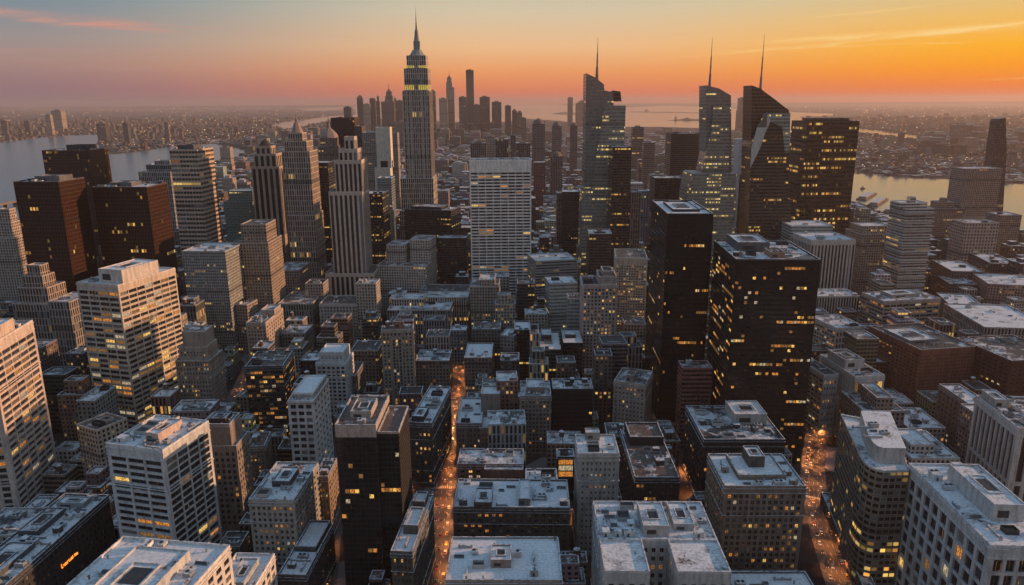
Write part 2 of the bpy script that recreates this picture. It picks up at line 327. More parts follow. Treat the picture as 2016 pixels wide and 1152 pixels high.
def add_windows(root, wins, lit, vis, seed, maxn=100, mull=2, frame='window_frame', dark=False):
    """the openings that show largest become window objects, the rest one windows object"""
    rg = random.Random(seed)
    key = lambda w: (w[0] not in vis, w[1], w[0])
    ws = sorted(wins, key=key); cache = {}
    band = {}
    def fill(w):
        kk = (w[0], w[1])
        if kk not in band:
            band[kk] = None
            if rg.random() < min(.75, lit*3.2):
                n_ = max(x[2] for x in ws if x[0] == w[0])+1; s_ = rg.randrange(n_); band[kk] = (s_-rg.randint(0, 2), s_+rg.randint(1, max(2, n_//2)))
        if band[kk] and band[kk][0] <= w[2] <= band[kk][1] and rg.random() < .7: return rg.choice((3, 4, 4, 4, 5, 5, 6))
        i = pane_index(lit, rg, False)
        if dark and i in (1, 2): i = 0
        return i
    def geom(mb, w, wd, ht, P, mi):
        n = max(1, mull)
        for m in range(n):
            a = -wd/2+wd*m/n; c = a+wd/n; t = .10 if n > 1 else .06
            mb.q([P(a+t,-ht/2+.08,0), P(c-t,-ht/2+.08,0), P(c-t,ht/2-.08,0), P(a+t,ht/2-.08,0)], mi)
            for (x0, x1, y0, y1) in ((a,a+t,-ht/2,ht/2), (c-t,c,-ht/2,ht/2), (a+t,c-t,-ht/2,-ht/2+.08), (a+t,c-t,ht/2-.08,ht/2)):
                mb.q([P(x0,y0,.12), P(x1,y0,.12), P(x1,y1,.12), P(x0,y1,.12)], 7)
                
    sel, rest = (ws[:maxn], ws[maxn:])
    for w in sel:
        k, r, i, c, wd, ht, ang = w; pi = fill(w); ck = (round(wd,2), round(ht,2))
        if ck not in cache:
            mb = MB(); geom(mb, w, wd, ht, lambda x, z, o: (x, -o, z), 0)
            for e in range(len(mb.mi)): mb.mi[e] = 0 if mb.mi[e] == 0 else 1
            me = mb.build('window', ['dark_pane', frame], root); cache[ck] = me.data; o = me
        else:
            o = bpy.data.objects.new('window', cache[ck]); COL.objects.link(o); o.parent = root
        o.location = c; o.rotation_euler = (0, 0, ang)
        o.material_slots[0].link = 'OBJECT'; o.material_slots[0].material = MAT[PANES[pi]]
    if rest:
        mb = MB()
        for w in rest:
            k, r, i, c, wd, ht, ang = w; ca, sa = math.cos(ang), math.sin(ang)
            geom(mb, w, wd, ht, lambda x, z, o: (c[0]+x*ca+o*sa, c[1]+x*sa-o*ca, c[2]+z), fill(w))
        o = mb.build('windows', PANES+[frame], root); o['kind'] = 'stuff'

def parapet(mb, x0, x1, y0, y1, z, h=1.3, t=.7, col=(.3,.3,.3), capm=1):
    for (a, b, c, d) in ((x0,x1,y0,y0+t), (x0,x1,y1-t,y1), (x0,x0+t,y0+t,y1-t), (x1-t,x1,y0+t,y1-t)):
        mb.box(a, b, c, d, z, z+h, 0, capm, col)

def gear(root, x0, x1, y0, y1, z, seed, n, col=(.35,.35,.35), tank=False, avoid=()):
    """roof plant, every piece a part"""
    rg = random.Random(seed); used = list(avoid); W, D = x1-x0, y1-y0
    if W < 7 or D < 7: return
    def spot(w, d):
        if w > W-2 or d > D-2: return None
        for _ in range(25):
            x = rg.uniform(x0+1.2, x1-1.2-w); y = rg.uniform(y0+1.2, y1-1.2-d)
            if all(x > u[1]+.5 or x+w < u[0]-.5 or y > u[3]+.5 or y+d < u[2]-.5 for u in used):
                used.append((x, x+w, y, y+d)); return x, y
        return None
    kinds = ['cooling_unit', 'vent', 'duct', 'stair_bulkhead', 'cooling_unit', 'skylight', 'vent', 'duct', 'screen']
    if tank: kinds = ['water_tank']+kinds
    for i in range(n):
        k = kinds[i] if (tank and i == 0) else rg.choice(kinds[1:] if tank else kinds); mb = MB()
        if k == 'cooling_unit':
            w, d, h = rg.uniform(3, 6.5), rg.uniform(2.5, 4.5), rg.uniform(1.8, 3.2); p = spot(w, d)
            if not p: continue
            x, y = p; mb.box(x, x+w, y, y+d, z+.4, z+h, 0, 1, bottom=True)
            for lx in (x+.3, x+w-.6):
                for ly in (y+.3, y+d-.6): mb.box(lx, lx+.3, ly, ly+.3, z, z+.4, 0)
            for fx in range(max(1, int(w//2.6))): mb.cyl(x+1.5+fx*2.6, y+d/2, z+h, z+h+.45, 1.0, .9, 10, 2)
            mb.build(k, [rg.choice(['roof_metal','pale_panel','roof_metal']), 'snow_cap', 'dark_metal'], root)
        elif k == 'vent':
            p = spot(1.6, 1.6)
            if not p: continue
            x, y = p[0]+.8, p[1]+.8; h = rg.uniform(1, 2.4); mb.cyl(x, y, z, z+h, .4, n=8); mb.cyl(x, y, z+h, z+h+.5, .8, .25, 8)
            mb.build(k, [rg.choice(['roof_metal','rusty_metal'])], root)
        elif k == 'duct':
            ln = rg.uniform(6, 14); hz = rg.random() < .5; w, d = (ln, 1.1) if hz else (1.1, ln); p = spot(w, d)
            if not p: continue
            x, y = p; mb.box(x, x+w, y, y+d, z+.5, z+1.5, 0, 1, bottom=True); mb.box(x, x+1.1, y, y+1.1, z, z+.5, 0); mb.box(x+w-1.1, x+w, y+d-1.1, y+d, z, z+.5, 0); mb.box(x+.1, x+1, y+.1, y+1, z+1.5, z+2.4, 0, 1)
            mb.build(k, ['roof_metal', 'snow_cap'], root)
        elif k == 'stair_bulkhead':
            w, d, h = rg.uniform(3.5, 6), rg.uniform(3, 5), rg.uniform(2.6, 4); p = spot(w, d)
            if not p: continue
            x, y = p; mb.box(x, x+w, y, y+d, z, z+h, 0, 0, col); mb.box(x-.2, x+w+.2, y-.2, y+d+.2, z+h, z+h+.25, 0, 1, col); mb.box(x+w*.3, x+w*.3+1, y-.06, y, z+.1, z+2.2, 2)
            mb.build(k, ['masonry_wall', 'snow_cap', 'dark_metal'], root)
        elif k == 'skylight':
            w, d = rg.uniform(3, 6), rg.uniform(2.4, 4); p = spot(w, d)
            if not p: continue
            x, y = p; mb.box(x, x+w, y, y+d, z, z+.5, 0); e = z+.5; t = z+1.4
            mb.q([(x,y,e),(x+w,y,e),(x+w,y+d/2,t),(x,y+d/2,t)], 1); mb.q([(x+w,y+d,e),(x,y+d,e),(x,y+d/2,t),(x+w,y+d/2,t)], 1); mb.q([(x,y+d,e),(x,y,e),(x,y+d/2,t)], 0); mb.q([(x+w,y,e),(x+w,y+d,e),(x+w,y+d/2,t)], 0)
            mb.build(k, ['roof_metal', 'grey_pane'], root)
        elif k == 'screen':
            w, d = rg.uniform(6, 10), rg.uniform(4.5, 8); p = spot(w, d)
            if not p: continue
            x, y = p; parapet(mb, x, x+w, y, y+d, z, 2.6, .25, capm=0); mb.box(x+1, x+w-1, y+1, y+d-1, z, z+1.6, 1, 1)
            mb.build('plant_screen', [rg.choice(['pale_panel','dark_metal','roof_metal']), 'dark_metal'], root)
        elif k == 'water_tank':
            p = spot(5, 5)
            if not p: continue
            x, y = p[0]+2.5, p[1]+2.5
            for a in range(4): mb.cyl(x+1.5*math.cos(a*math.pi/2+.78), y+1.5*math.sin(a*math.pi/2+.78), z, z+3.2, .16, n=6, mat=1)
            mb.cyl(x, y, z+3.2, z+3.5, 2.3, n=12, mat=1); mb.cyl(x, y, z+3.5, z+7.3, 2.1, 2.0, 14); mb.cyl(x, y, z+7.3, z+8.8, 2.3, 0.0, 14, 2)
            mb.build(k, ['tank_wood', 'dark_metal', 'snow_cap'], root)

TOPS = []
def footprint(o, yaw, x0, x1, y0, y1, z1):
    c, s = math.cos(yaw), math.sin(yaw); mx, my = (x0+x1)/2, (y0+y1)/2
    FOOT.append((o.x+mx*c-my*s, o.y+mx*s+my*c, (x1-x0)/2, (y1-y0)/2, yaw)); TOPS.append((*FOOT[-1], z1))

def make(name, label, O, yaw, boxes, kwnotch=False, sty='grid', col=(.3,.3,.3), lit=.06, snow=.55, win=None, parap=True, roofgear=6, tank=False, seed=None, cat='building', group=None, cell=None,
         pent=(), mull=2, vis=None, maxwin=100, frame='window_frame', dark=False, extra=None, detail=True, pcol=None):
    """boxes: (x0,x1,y0,y1,z0,z1) in the building's own frame; the first is the main block."""
    seed = seed if seed is not None else rnd.randrange(10**6)
    root = empty(name, O, yaw); tag(root, label, cat, group)
    wm = MB(); wins = []
    wmats = [STY[sty]] if win is None else ['masonry_wall']
    for i, b in enumerate(boxes):
        if win is not None and i < len(win) and win[i] is not None:
            wall_modelled(wm, b, win[i], col, wins, pcol if i == 0 else None)
        elif win is not None:
            wm.box(b[0], b[1], b[2], b[3], b[4], b[5], 0, 0, col, lid=False)
        else: wall_patterned(wm, b, sty, col, lit, cell)
    wm.build('wall', wmats, root)
    if win is not None and not dark and detail:
        lm = MB(); b = boxes[0]; w0 = win[0][0] if win[0] and win[0][0] else None
        zs = [b[5]-(w0[5] if w0 else 3), b[5]-1.0]+([b[4]+w0[6]+(b[5]-b[4]-w0[5]-w0[6])*k for k in ((.0,.22,.78) if w0[1] > 9 else (.0,))] if w0 else [])
        lc = tuple(min(1, x*1.12) for x in (pcol or col))
        for zz in zs:
            lm = MB()
            for (x0, x1, y0, y1) in ((b[0]-.4,b[1]+.4,b[2]-.4,b[2]), (b[0]-.4,b[1]+.4,b[3],b[3]+.4), (b[0]-.4,b[0],b[2],b[3]), (b[1],b[1]+.4,b[2],b[3])):
                if kwnotch and y0 < b[2]: continue
                lm.box(x0, x1, y0, y1, zz-.3, zz+.3, 0, 1, lc, bottom=True)
            lm.build('cornice', ['masonry_wall', 'snow_cap'], root)
    rm = MB(); qm = MB(); pc = pcol or tuple(min(1, x*1.15+.03) for x in col)
    for i, b in enumerate(boxes):
        rm.q([(b[0],b[2],b[5]), (b[1],b[2],b[5]), (b[1],b[3],b[5]), (b[0],b[3],b[5])], 1, snow=snow)
        if parap and b[1]-b[0] > 4 and b[3]-b[2] > 4: parapet(qm, b[0], b[1], b[2], b[3], b[5], 1.3, .7, pc, capm=2)
    ro = rm.build('roof', ['masonry_wall', 'snowy_roof', 'snow_cap'], root)
    if qm.f: qm.build('parapet', ['masonry_wall', 'snowy_roof', 'snow_cap'], ro)
    m = boxes[0]; avoid = [(b[0], b[1], b[2], b[3]) for b in boxes[1:] if b[5] > m[5]-1]
    for (u0, u1, v0, v1, h, pcol) in pent:
        x0, x1 = m[0]+(m[1]-m[0])*u0, m[0]+(m[1]-m[0])*u1; y0, y1 = m[2]+(m[3]-m[2])*v0, m[2]+(m[3]-m[2])*v1
        pm = MB(); pm.box(x0, x1, y0, y1, m[5], m[5]+h, 0, 1, pcol, snow=snow); parapet(pm, x0, x1, y0, y1, m[5]+h, .9, .5, pcol, capm=2)
        zc = m[5]+h+.02
        if x1-x0 > 8 and y1-y0 > 8:   # fan well sunk in a kerb
            parapet(pm, x0+(x1-x0)*.25, x1-(x1-x0)*.25, y0+(y1-y0)*.28, y1-(y1-y0)*.28, m[5]+h, .8, .6, pcol, capm=2)
            pm.box(x0+(x1-x0)*.32, x1-(x1-x0)*.32, y0+(y1-y0)*.36, y1-(y1-y0)*.36, m[5]+h, m[5]+h+.3, 3, 3)
        # louvres on the long side
        po = pm.build('penthouse', ['masonry_wall', 'snowy_roof', 'snow_cap', 'dark_metal'], root)
        vm = MB(); vm.box(x0+(x1-x0)*.15, x1-(x1-x0)*.5, y0-.12, y0, m[5]+h*.25, m[5]+h*.7, 0, bottom=True); vm.build('louvre', ['dark_metal'], po)
        avoid.append((x0, x1, y0, y1))
    if roofgear and detail: gear(root, m[0], m[1], m[2], m[3], m[5], seed, int(roofgear*(1.7 if win else 1.2)), pc, tank, avoid)
    if wins:
        add_windows(root, wins, lit, vis if vis is not None else ((0, 1) if O[0] < 0 else (0, 3)), seed, maxwin, mull, frame, dark)
    for b in boxes[:1]: footprint(Vector(O), yaw, b[0], b[1], b[2], b[3], max(q[5] for q in boxes))
    if extra: extra(root, boxes)
    return root

def bld(name, label, FL, FR, B, z, up=(), low=(), **kw):
    """roof corners in the photograph: front left, front right and one back corner, at roof height z.
    up / low: further blocks as (u0,u1,v0,v1,z0,z1) in fractions of the footprint."""
    a, b = at_z(*FL, z), at_z(*FR, z); e = b-a; W = math.hypot(e.x, e.y); yaw = math.atan2(e.y, e.x)
    nrm = Vector((-math.sin(yaw), math.cos(yaw), 0)); D = kw.pop('D', None)
    if D is None: D = max(8, (at_z(*B, z)-a).dot(nrm))
    O = (a+b)/2+nrm*D/2; O.z = 0
    bx = [(-W/2, W/2, -D/2, D/2, 0, z)]
    for (u0, u1, v0, v1, z0, z1) in list(up)+list(low): bx.append((-W/2+W*u0, -W/2+W*u1, -D/2+D*v0, -D/2+D*v1, z0, z1))
    if kw.get('notch'):
        kw['kwnotch'] = True; n0, n1, nv = kw.pop('notch'); bx = [(-W/2, W/2, -D/2+D*nv, D/2, 0, z), (-W/2, -W/2+W*n0, -D/2, -D/2+D*nv, 0, z-.01), (-W/2+W*n1, W/2, -D/2, -D/2+D*nv, 0, z-.01)]
    return make(name, label, tuple(O), yaw, bx, **kw)

def tower(name, label, Y, tiers, yaw=0, **kw):
    """tiers from the ground up, as they show on the vertical plane Y metres ahead: (x left, x right, y top, front inset, depth)"""
    x0, x1, yt, _, D0 = tiers[0]; c = at_y((x0+x1)/2, yt, Y); bx = []; zp = 0
    for (xa, xb, yt, ins, D) in tiers:
        a, b = at_y(xa, yt, Y), at_y(xb, yt, Y); zt = (a.z+b.z)/2
        bx.append((a.x-c.x, b.x-c.x, ins-D0/2, ins+D-D0/2, zp, zt)); zp = zt
    bx2 = [bx[0]]+bx[1:]
    return make(name, label, (c.x, Y+D0/2, 0), R(yaw), bx2, **kw)
# ---------------------------------------------------------------- ground, water, roads
def ground_mat():
    m, n, l, b = new_mat('city_ground'); g = n.new('ShaderNodeNewGeometry')
    vo = n.new('ShaderNodeTexVoronoi'); vo.inputs['Scale'].default_value = .02; l.new(g.outputs['Position'], vo.inputs['Vector'])
    nz = n.new('ShaderNodeTexNoise'); nz.inputs['Scale'].default_value = .002; nz.inputs['Detail'].default_value = 10; nz.inputs['Roughness'].default_value = .7; l.new(g.outputs['Position'], nz.inputs['Vector'])
    sc = n.new('ShaderNodeSeparateColor'); l.new(vo.outputs['Color'], sc.inputs[0])
    c1 = ramp_n(n, l, sc.outputs[0], [(0, (.03,.032,.034)), (.5, (.07,.068,.066)), (.85, (.12,.11,.10)), (.95, (.3,.3,.31))])
    l.new(mix_n(n, l, 1.0, c1, ramp_n(n, l, nz.outputs['Fac'], [(.35, (.55,.5,.5)), (.6, (1.1,1.0,1))]), blend='MULTIPLY'), b.inputs['Base Color'])
    b.inputs['Roughness'].default_value = .9; b.inputs['Specular IOR Level'].default_value = .1
ground_mat()
def water_mat(name, bs, r0, r1):
    m, n, l, b = new_mat(name); g = n.new('ShaderNodeNewGeometry')
    b.inputs['Base Color'].default_value = (.08,.14,.18,1); b.inputs['Roughness'].default_value = .30; b.inputs['IOR'].default_value = 2.0
    b.inputs['Specular IOR Level'].default_value = .5
    mpn = n.new('ShaderNodeMapping'); mpn.inputs['Scale'].default_value = (.010, .035, 1); l.new(g.outputs['Position'], mpn.inputs[0])
    nz = n.new('ShaderNodeTexNoise'); nz.inputs['Detail'].default_value = 8; nz.inputs['Roughness'].default_value = .6; l.new(mpn.outputs[0], nz.inputs['Vector'])
    bump(n, l, b, nz.outputs['Fac'], bs, 2.0)
    l.new(ramp_n(n, l, nz.outputs['Fac'], [(.3, (r0,r0,r0)), (.7, (r1,r1,r1))]), b.inputs['Roughness'])
water_mat('river_water', .22, .14, .26); water_mat('calm_water', .05, .08, .18)
def asphalt():
    m, n, l, b = new_mat('asphalt'); g = n.new('ShaderNodeNewGeometry'); nz = n.new('ShaderNodeTexNoise'); nz.inputs['Scale'].default_value = .25; nz.inputs['Detail'].default_value = 9; nz.inputs['Roughness'].default_value = .7
    l.new(g.outputs['Position'], nz.inputs['Vector']); l.new(ramp_n(n, l, nz.outputs['Fac'], [(.3, (.045,.045,.045)), (.7, (.095,.09,.085))]), b.inputs['Base Color'])
    l.new(ramp_n(n, l, nz.outputs['Fac'], [(.35, (.28,.28,.28)), (.6, (.7,.7,.7))]), b.inputs['Roughness'])
asphalt()
plain('pavement', (.14,.135,.13), .85, scale=.4); plain('road_paint', (.62,.60,.52), .7, scale=.9, var=.3); plain('pier_deck', (.12,.10,.09), .9, scale=.1); plain('park_land', (.045,.05,.035), .95, scale=.01, var=.5)
gm = MB(); G = 90000
gm.q([(-G,-2000,0), (G,-2000,0), (G,G,0), (-G,G,0)]); gm.build('ground', ['city_ground'])['kind'] = 'structure'
def sheet(name, pts, z, mat, zfix=0.0):
    mb = MB(); P = [at_z(x, y, 0) for x, y in pts]; mb.q([(p.x, p.y, z) for p in P], 0)
    o = mb.build(name, [mat]); o['kind'] = 'structure'
    import bmesh
    bm = bmesh.new(); bm.from_mesh(o.data); bmesh.ops.triangulate(bm, faces=bm.faces[:]); 
    for f in bm.faces:
        if f.normal.z < 0: f.normal_flip()
    bm.to_mesh(o.data); bm.free(); return o
sheet('river_water', [(-500,300),(-200,292),(0,281),(70,272),(130,267),(192,265),(203,271),(190,283),(214,302),(260,300),(300,294),(345,287),(420,283),(500,300),(420,322),(345,338),(290,357),(240,377),(120,420),(20,455),(-120,520),(-600,640)], 1.0, 'river_water')
sheet('harbor_channel', [(535,247),(560,240),(600,236),(650,229),(700,226),(700,231),(660,237),(640,240),(600,250),(560,256)], 1.0, 'calm_water')
sheet('strait_water', [(585,214),(640,212),(700,210),(700,214),(640,218),(600,218)], 1.0, 'calm_water')
sheet('harbor_water', [(700,207),(800,205.5),(1000,204.5),(1100,206),(1140,210),(1230,212),(1320,208),(1450,214),(1560,221),(1640,224),(1640,228),(1575,230),(1590,247),(1640,249),(1720,256),(1800,266),(1832,276),(1790,276),(1690,262),(1600,263),(1480,258),(1400,253),(1300,250),(1235,250),(1180,248),(1100,238),(1040,234),(1000,240),(900,240),(800,236),(700,232)], 1.0, 'calm_water')
sheet('broad_river_water', [(1500,338),(1680,341),(1750,348),(1900,356),(2050,366),(2400,395),(2900,440),(2900,540),(2400,480),(2050,455),(1950,448),(1840,430),(1760,428),(1690,398),(1500,392)], 1.0, 'calm_water')
# islands and spits in the harbour
def land(name, pts, label, h=4, mat='park_land', cat='island'):
    P = [at_z(x, y, 0) for x, y in pts]; mb = MB(); n = len(P)
    for i in range(n):
        a, b = P[i], P[(i+1) % n]; mb.q([(a.x,a.y,0.5),(b.x,b.y,0.5),(b.x,b.y,h),(a.x,a.y,h)], 0)
    mb.q([(p.x,p.y,h) for p in P], 0); o = mb.build(name, [mat]); o['kind'] = 'structure'; return o
land('island_terrain', [(1315,237.5),(1350,238.2),(1392,239.5),(1430,240),(1425,236.5),(1385,234.5),(1345,234.8)], '')
land('island_terrain', [(1085,224.5),(1110,225.8),(1155,226.4),(1150,223),(1120,221.5),(1108,221)], '')
land('breakwater_terrain', [(1240,221.2),(1395,223.4),(1395,222.2),(1240,220)], '')
land('spit_terrain', [(190,300),(228,304),(290,297),(330,288),(300,281),(240,276),(205,280)], '', 3)

def road(name, pts, width, side, dash=True):
    P = [at_z(x, y, 0) for x, y in pts]; n = len(P); L_, R_, SL, SR = [], [], [], []
    for i in range(n):
        t = (P[min(i+1, n-1)]-P[max(i-1, 0)]).normalized(); nx = Vector((t.y, -t.x, 0))
        L_.append(P[i]-nx*width/2); R_.append(P[i]+nx*width/2); SL.append(P[i]-nx*(width/2+side)); SR.append(P[i]+nx*(width/2+side))
    mb = MB(); sb = MB(); pb = MB(); z = .05
    for i in range(n-1):
        mb.q([(*L_[i].xy,z),(*R_[i].xy,z),(*R_[i+1].xy,z),(*L_[i+1].xy,z)])
        for A, B in ((SL, L_), (R_, SR)):
            sb.q([(*A[i].xy,.2),(*B[i].xy,.2),(*B[i+1].xy,.2),(*A[i+1].xy,.2)])
            for e in (A, B): sb.q([(*e[i].xy,.0),(*e[i].xy,.2),(*e[i+1].xy,.2),(*e[i+1].xy,.0)])
        t = (P[i+1]-P[i]); ln = t.length; t.normalize(); nx = Vector((t.y, -t.x, 0))
        for off in (-width/4, 0, width/4):
            d = 2
            while d < ln-4:
                a = P[i]+t*d+nx*off; b = a+t*4
                pb.q([(a.x-nx.x*.12,a.y-nx.y*.12,.07),(a.x+nx.x*.12,a.y+nx.y*.12,.07),(b.x+nx.x*.12,b.y+nx.y*.12,.07),(b.x-nx.x*.12,b.y-nx.y*.12,.07)]); d += 10
    mb.build(name, ['asphalt'])['kind'] = 'structure'; sb.build(name+'_pavement', ['pavement'])['kind'] = 'structure'; pb.build(name+'_markings', ['road_paint'])['kind'] = 'structure'
    return P
AVE = road('avenue_road', [(838,1240),(850,1152),(860,1060),(870,960),(877,864),(884,800),(893,760),(902,725),(912,690)], 17, 5)
RAVE = road('right_street_road', [(1700,1260),(1656,1152),(1625,1060),(1603,980),(1600,920),(1606,870),(1612,820)], 13, 3)
LST = road('left_street_road', [(630,1240),(643,1130),(650,1060),(655,1000),(658,950)], 9, 3)
LST2 = road('side_street_road', [(400,1080),(440,1055),(465,1030),(490,1000)], 9, 3)
LST3 = road('back_street_road', [(455,800),(470,770),(487,735),(500,700)], 10, 3)
def crosswalks():
    mb = MB()
    for P, i, wd in ((AVE, 3, 17), (AVE, 5, 17), (RAVE, 3, 13)):
        t = (P[i+1]-P[i]).normalized(); nx = Vector((t.y, -t.x, 0))
        for k in range(11):
            c = P[i]+nx*(-wd/2+.8+k*(wd-1.6)/10)
            a, b = c-t*1.6, c+t*1.6; mb.q([(a.x-nx.x*.3,a.y-nx.y*.3,.075),(a.x+nx.x*.3,a.y+nx.y*.3,.075),(b.x+nx.x*.3,b.y+nx.y*.3,.075),(b.x-nx.x*.3,b.y-nx.y*.3,.075)])
    mb.build('crosswalk_markings', ['road_paint'])['kind'] = 'structure'
crosswalks()

# ---------------------------------------------------------------- buildings near the camera (modelled windows)
WHITE = (.62,.62,.61); CREAM = (.5,.44,.38); GREY = (.30,.30,.30); DGREY = (.12,.12,.125); BROWN = (.17,.125,.10); BRICK = (.19,.085,.06); TAN = (.30,.24,.19); STONE = (.27,.25,.235); BLACK = (.018,.019,.021); BRONZE = (.10,.045,.03)
SD = lambda nc, nr, fu, fv, ms=1.0, mt=3.0, mb=4.0, rec=.5: (nc, nr, fu, fv, ms, mt, mb, rec)

bld('office_building', 'low square block under wide snow roof with brick stair hut, bottom centre beside the avenue', (877,1146), (1107,1146), (1104,1060), 60, win=[(SD(12,14,.55,.6), SD(8,14,.55,.6))], col=STONE, lit=.05, snow=.80, pent=[(.38,.56,.30,.66,4.2,(.30,.24,.20))], roofgear=7, seed=11)
bld('office_building', 'wide white roofed block with deep front notch and crowded roof terraces, bottom right of centre', (1190,1128), (1440,1130), (1405,991), 70, notch=(.36,.58,.42), win=[(SD(14,12,.5,.55), SD(8,12,.5,.55)), (SD(4,12,.5,.55,1,5), SD(4,12,.5,.55)), (SD(5,12,.5,.55,1,5), SD(4,12,.5,.55))], col=(.46,.48,.49), lit=.06, snow=.66, pent=[(.38,.60,.10,.72,6,(.42,.44,.45)), (.66,.84,.25,.85,3.5,(.36,.40,.42))], roofgear=14, seed=12)
bld('office_building', 'big white concrete grid block with large dark square windows and pale penthouse, bottom right corner', (1950,1078), (2120,1082), (1795,915), 85, win=[(SD(6,9,.72,.80,2,6,0,1.2), SD(9,9,.72,.80,2,6,0,1.2))], col=(.50,.51,.52), lit=.10, snow=.66, vis=(0,3), mull=2, pent=[(.34,.74,.28,.80,9,(.50,.52,.52))], roofgear=10, seed=13)
bld('office_building', 'white roofed block with raised snowy deck and dark hatches, bottom left edge of the picture', (65,1215), (310,1240), (395,1072), 90, win=[(SD(9,18,.6,.6), SD(8,18,.62,.6))], col=WHITE, lit=.05, snow=.70, pent=[(.28,.76,.10,.80,4,(.5,.52,.53))], roofgear=9, seed=14)
bld('office_building', 'small pale roofed block cut off by bottom edge between white roof and the dark street', (398,1190), (482,1192), (500,1092), 50, win=[(SD(6,9,.55,.6), SD(6,9,.6,.6))], col=WHITE, lit=.06, snow=.66, pent=[(.35,.75,.3,.8,3,(.4,.42,.43))], roofgear=5, seed=15)
def neon(root, bx):
    b = bx[0]; mb = MB(); y = b[2]+(b[3]-b[2])*.50; x = b[1]+.25; z = 27
    rg = random.Random(3)
    for i in range(9):
        h = (3.2, 1.8, 2.0, 1.7, 1.9, 1.6, 2.0, 1.8, 1.6)[i]; yy = y+i*1.75
        mb.box(x, x+.25, yy, yy+.35, z, z+h, 0, bottom=True); 
        mb.box(x, x+.25, yy+.35, yy+1.1, z+(h-.35 if i % 2 else 0), z+(h if i % 2 else .35), 0, bottom=True)
        if i % 3: mb.box(x, x+.25, yy+1.1, yy+1.4, z, z+1.4, 0, bottom=True)
    mb.build('neon_sign', ['neon_orange'], root)
emit('neon_orange', (1,.25,.03), 3.0)
bld('office_building', 'long low dark block with stepped snowy roof and an orange neon sign, lower left edge', (-130,1180), (-20,1184), (220,977), 45, win=[(SD(8,8,.5,.55), SD(26,8,.5,.5))], col=(.045,.045,.05), lit=.035, snow=.54, pent=[(.1,.5,.55,.80,3,(.10,.11,.12)), (.15,.75,.86,.94,2.5,(.30,.33,.35)), (.2,.7,.15,.45,2.5,(.10,.11,.12))], roofgear=18, seed=16, extra=neon)
bld('office_tower', 'tall cream slab with long horizontal window strips in sunset light, cut by the left edge', (-150,690), (-22,684), (123,630), 137, win=[(SD(4,25,.6,.7,2,6,6,.9), SD(5,25,.93,.64,2.4,7,8,1.0))], col=(.56,.49,.45), lit=.10, snow=.60, vis=(1,), maxwin=100, mull=5, pent=[(.25,.97,.05,.62,9,(.55,.47,.42))], roofgear=8, seed=17)
bld('office_tower', 'tall cream slab tower with a square white penthouse and rows of lit strip windows, left', (150,558), (232,564), (323,528), 146, win=[(SD(4,28,.90,.62,1,5,4,.7), SD(7,28,.92,.60,1,5,4,.8))], col=(.52,.46,.40), lit=.15, snow=.62, vis=(0,1), mull=3, pent=[(.42,.98,.10,.72,12,(.55,.52,.50))], roofgear=5, seed=18)
bld('office_building', 'white grid office block with dark strip windows and snowy roof with brick hut, lower left', (208,876), (320,890), (395,829), 100, win=[(SD(3,20,.88,.62,1.6,6,3,.9), SD(4,20,.90,.78,1.6,6,3,.7))], col=(.52,.55,.57), lit=.05, snow=.74, vis=(0,1), mull=2, pent=[(.48,.72,.25,.75,4.5,(.55,.45,.40))], roofgear=8, seed=19)
bld('office_tower', 'brown stone tower with plain grey top block and sunken roof plant, beside white grid block', (396,838), (452,838), (473,815), 82, low=[(-.10,1.18,-.06,1.15,0,66)], win=[(SD(3,12,.5,.6,2,16,4), SD(3,12,.5,.6,2,16,4)), (SD(6,13,.56,.62,1,3,4), SD(6,13,.56,.62,1,3,4))], col=(0.26,0.221,0.202), lit=.10, snow=.45, pent=[(.2,.8,.2,.8,3,(.05,.05,.055))], roofgear=3, seed=20)
bld('apartment_building', 'grey stone block with patchy snow roof full of plant, left of the narrow lit street', (489,986), (579,988), (619,913), 60, win=[(SD(8,13,.48,.55), SD(8,13,.48,.55))], col=(0.325,0.325,0.312), lit=.13, snow=.62, pent=[(.3,.7,.35,.75,3.5,(.10,.11,.12))], roofgear=9, seed=21)
bld('apartment_building', 'narrow low block with plain blue-white snow roof in two steps, bottom left of narrow street', (547,1134), (602,1136), (635,1034), 30, up=[(.10,.90,.45,1.0,30,32.5)], win=[(SD(6,6,.4,.5), SD(10,6,.4,.5))], col=(.07,.07,.075), lit=.06, snow=.95, roofgear=3, seed=22)
bld('apartment_building', 'small brown infill block with yellow lit windows behind the grey patchy-roofed block', (619,941), (646,941), (652,905), 50, win=[(SD(4,10,.5,.55), SD(5,10,.5,.55))], col=(0.26,0.195,0.143), lit=.24, snow=.55, roofgear=3, seed=23)
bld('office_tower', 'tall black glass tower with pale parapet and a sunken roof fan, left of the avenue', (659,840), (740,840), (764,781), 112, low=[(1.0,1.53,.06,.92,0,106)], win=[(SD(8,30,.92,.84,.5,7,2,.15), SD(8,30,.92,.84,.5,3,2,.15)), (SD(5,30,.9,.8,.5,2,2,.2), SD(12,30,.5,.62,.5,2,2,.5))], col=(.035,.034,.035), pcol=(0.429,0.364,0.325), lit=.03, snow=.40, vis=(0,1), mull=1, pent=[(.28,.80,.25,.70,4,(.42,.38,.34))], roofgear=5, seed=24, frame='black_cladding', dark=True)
bld('office_building', 'low stepped annex with blue-white snow roofs wedged between the black tower and the avenue', (769,1088), (812,1090), (832,976), 50, up=[(.25,.95,.30,.62,50,55),(.2,.8,.75,.95,50,54)], win=[(SD(5,10,.5,.55), SD(8,10,.4,.5))], col=(.10,.095,.09), lit=.14, snow=.8, roofgear=2, seed=25)
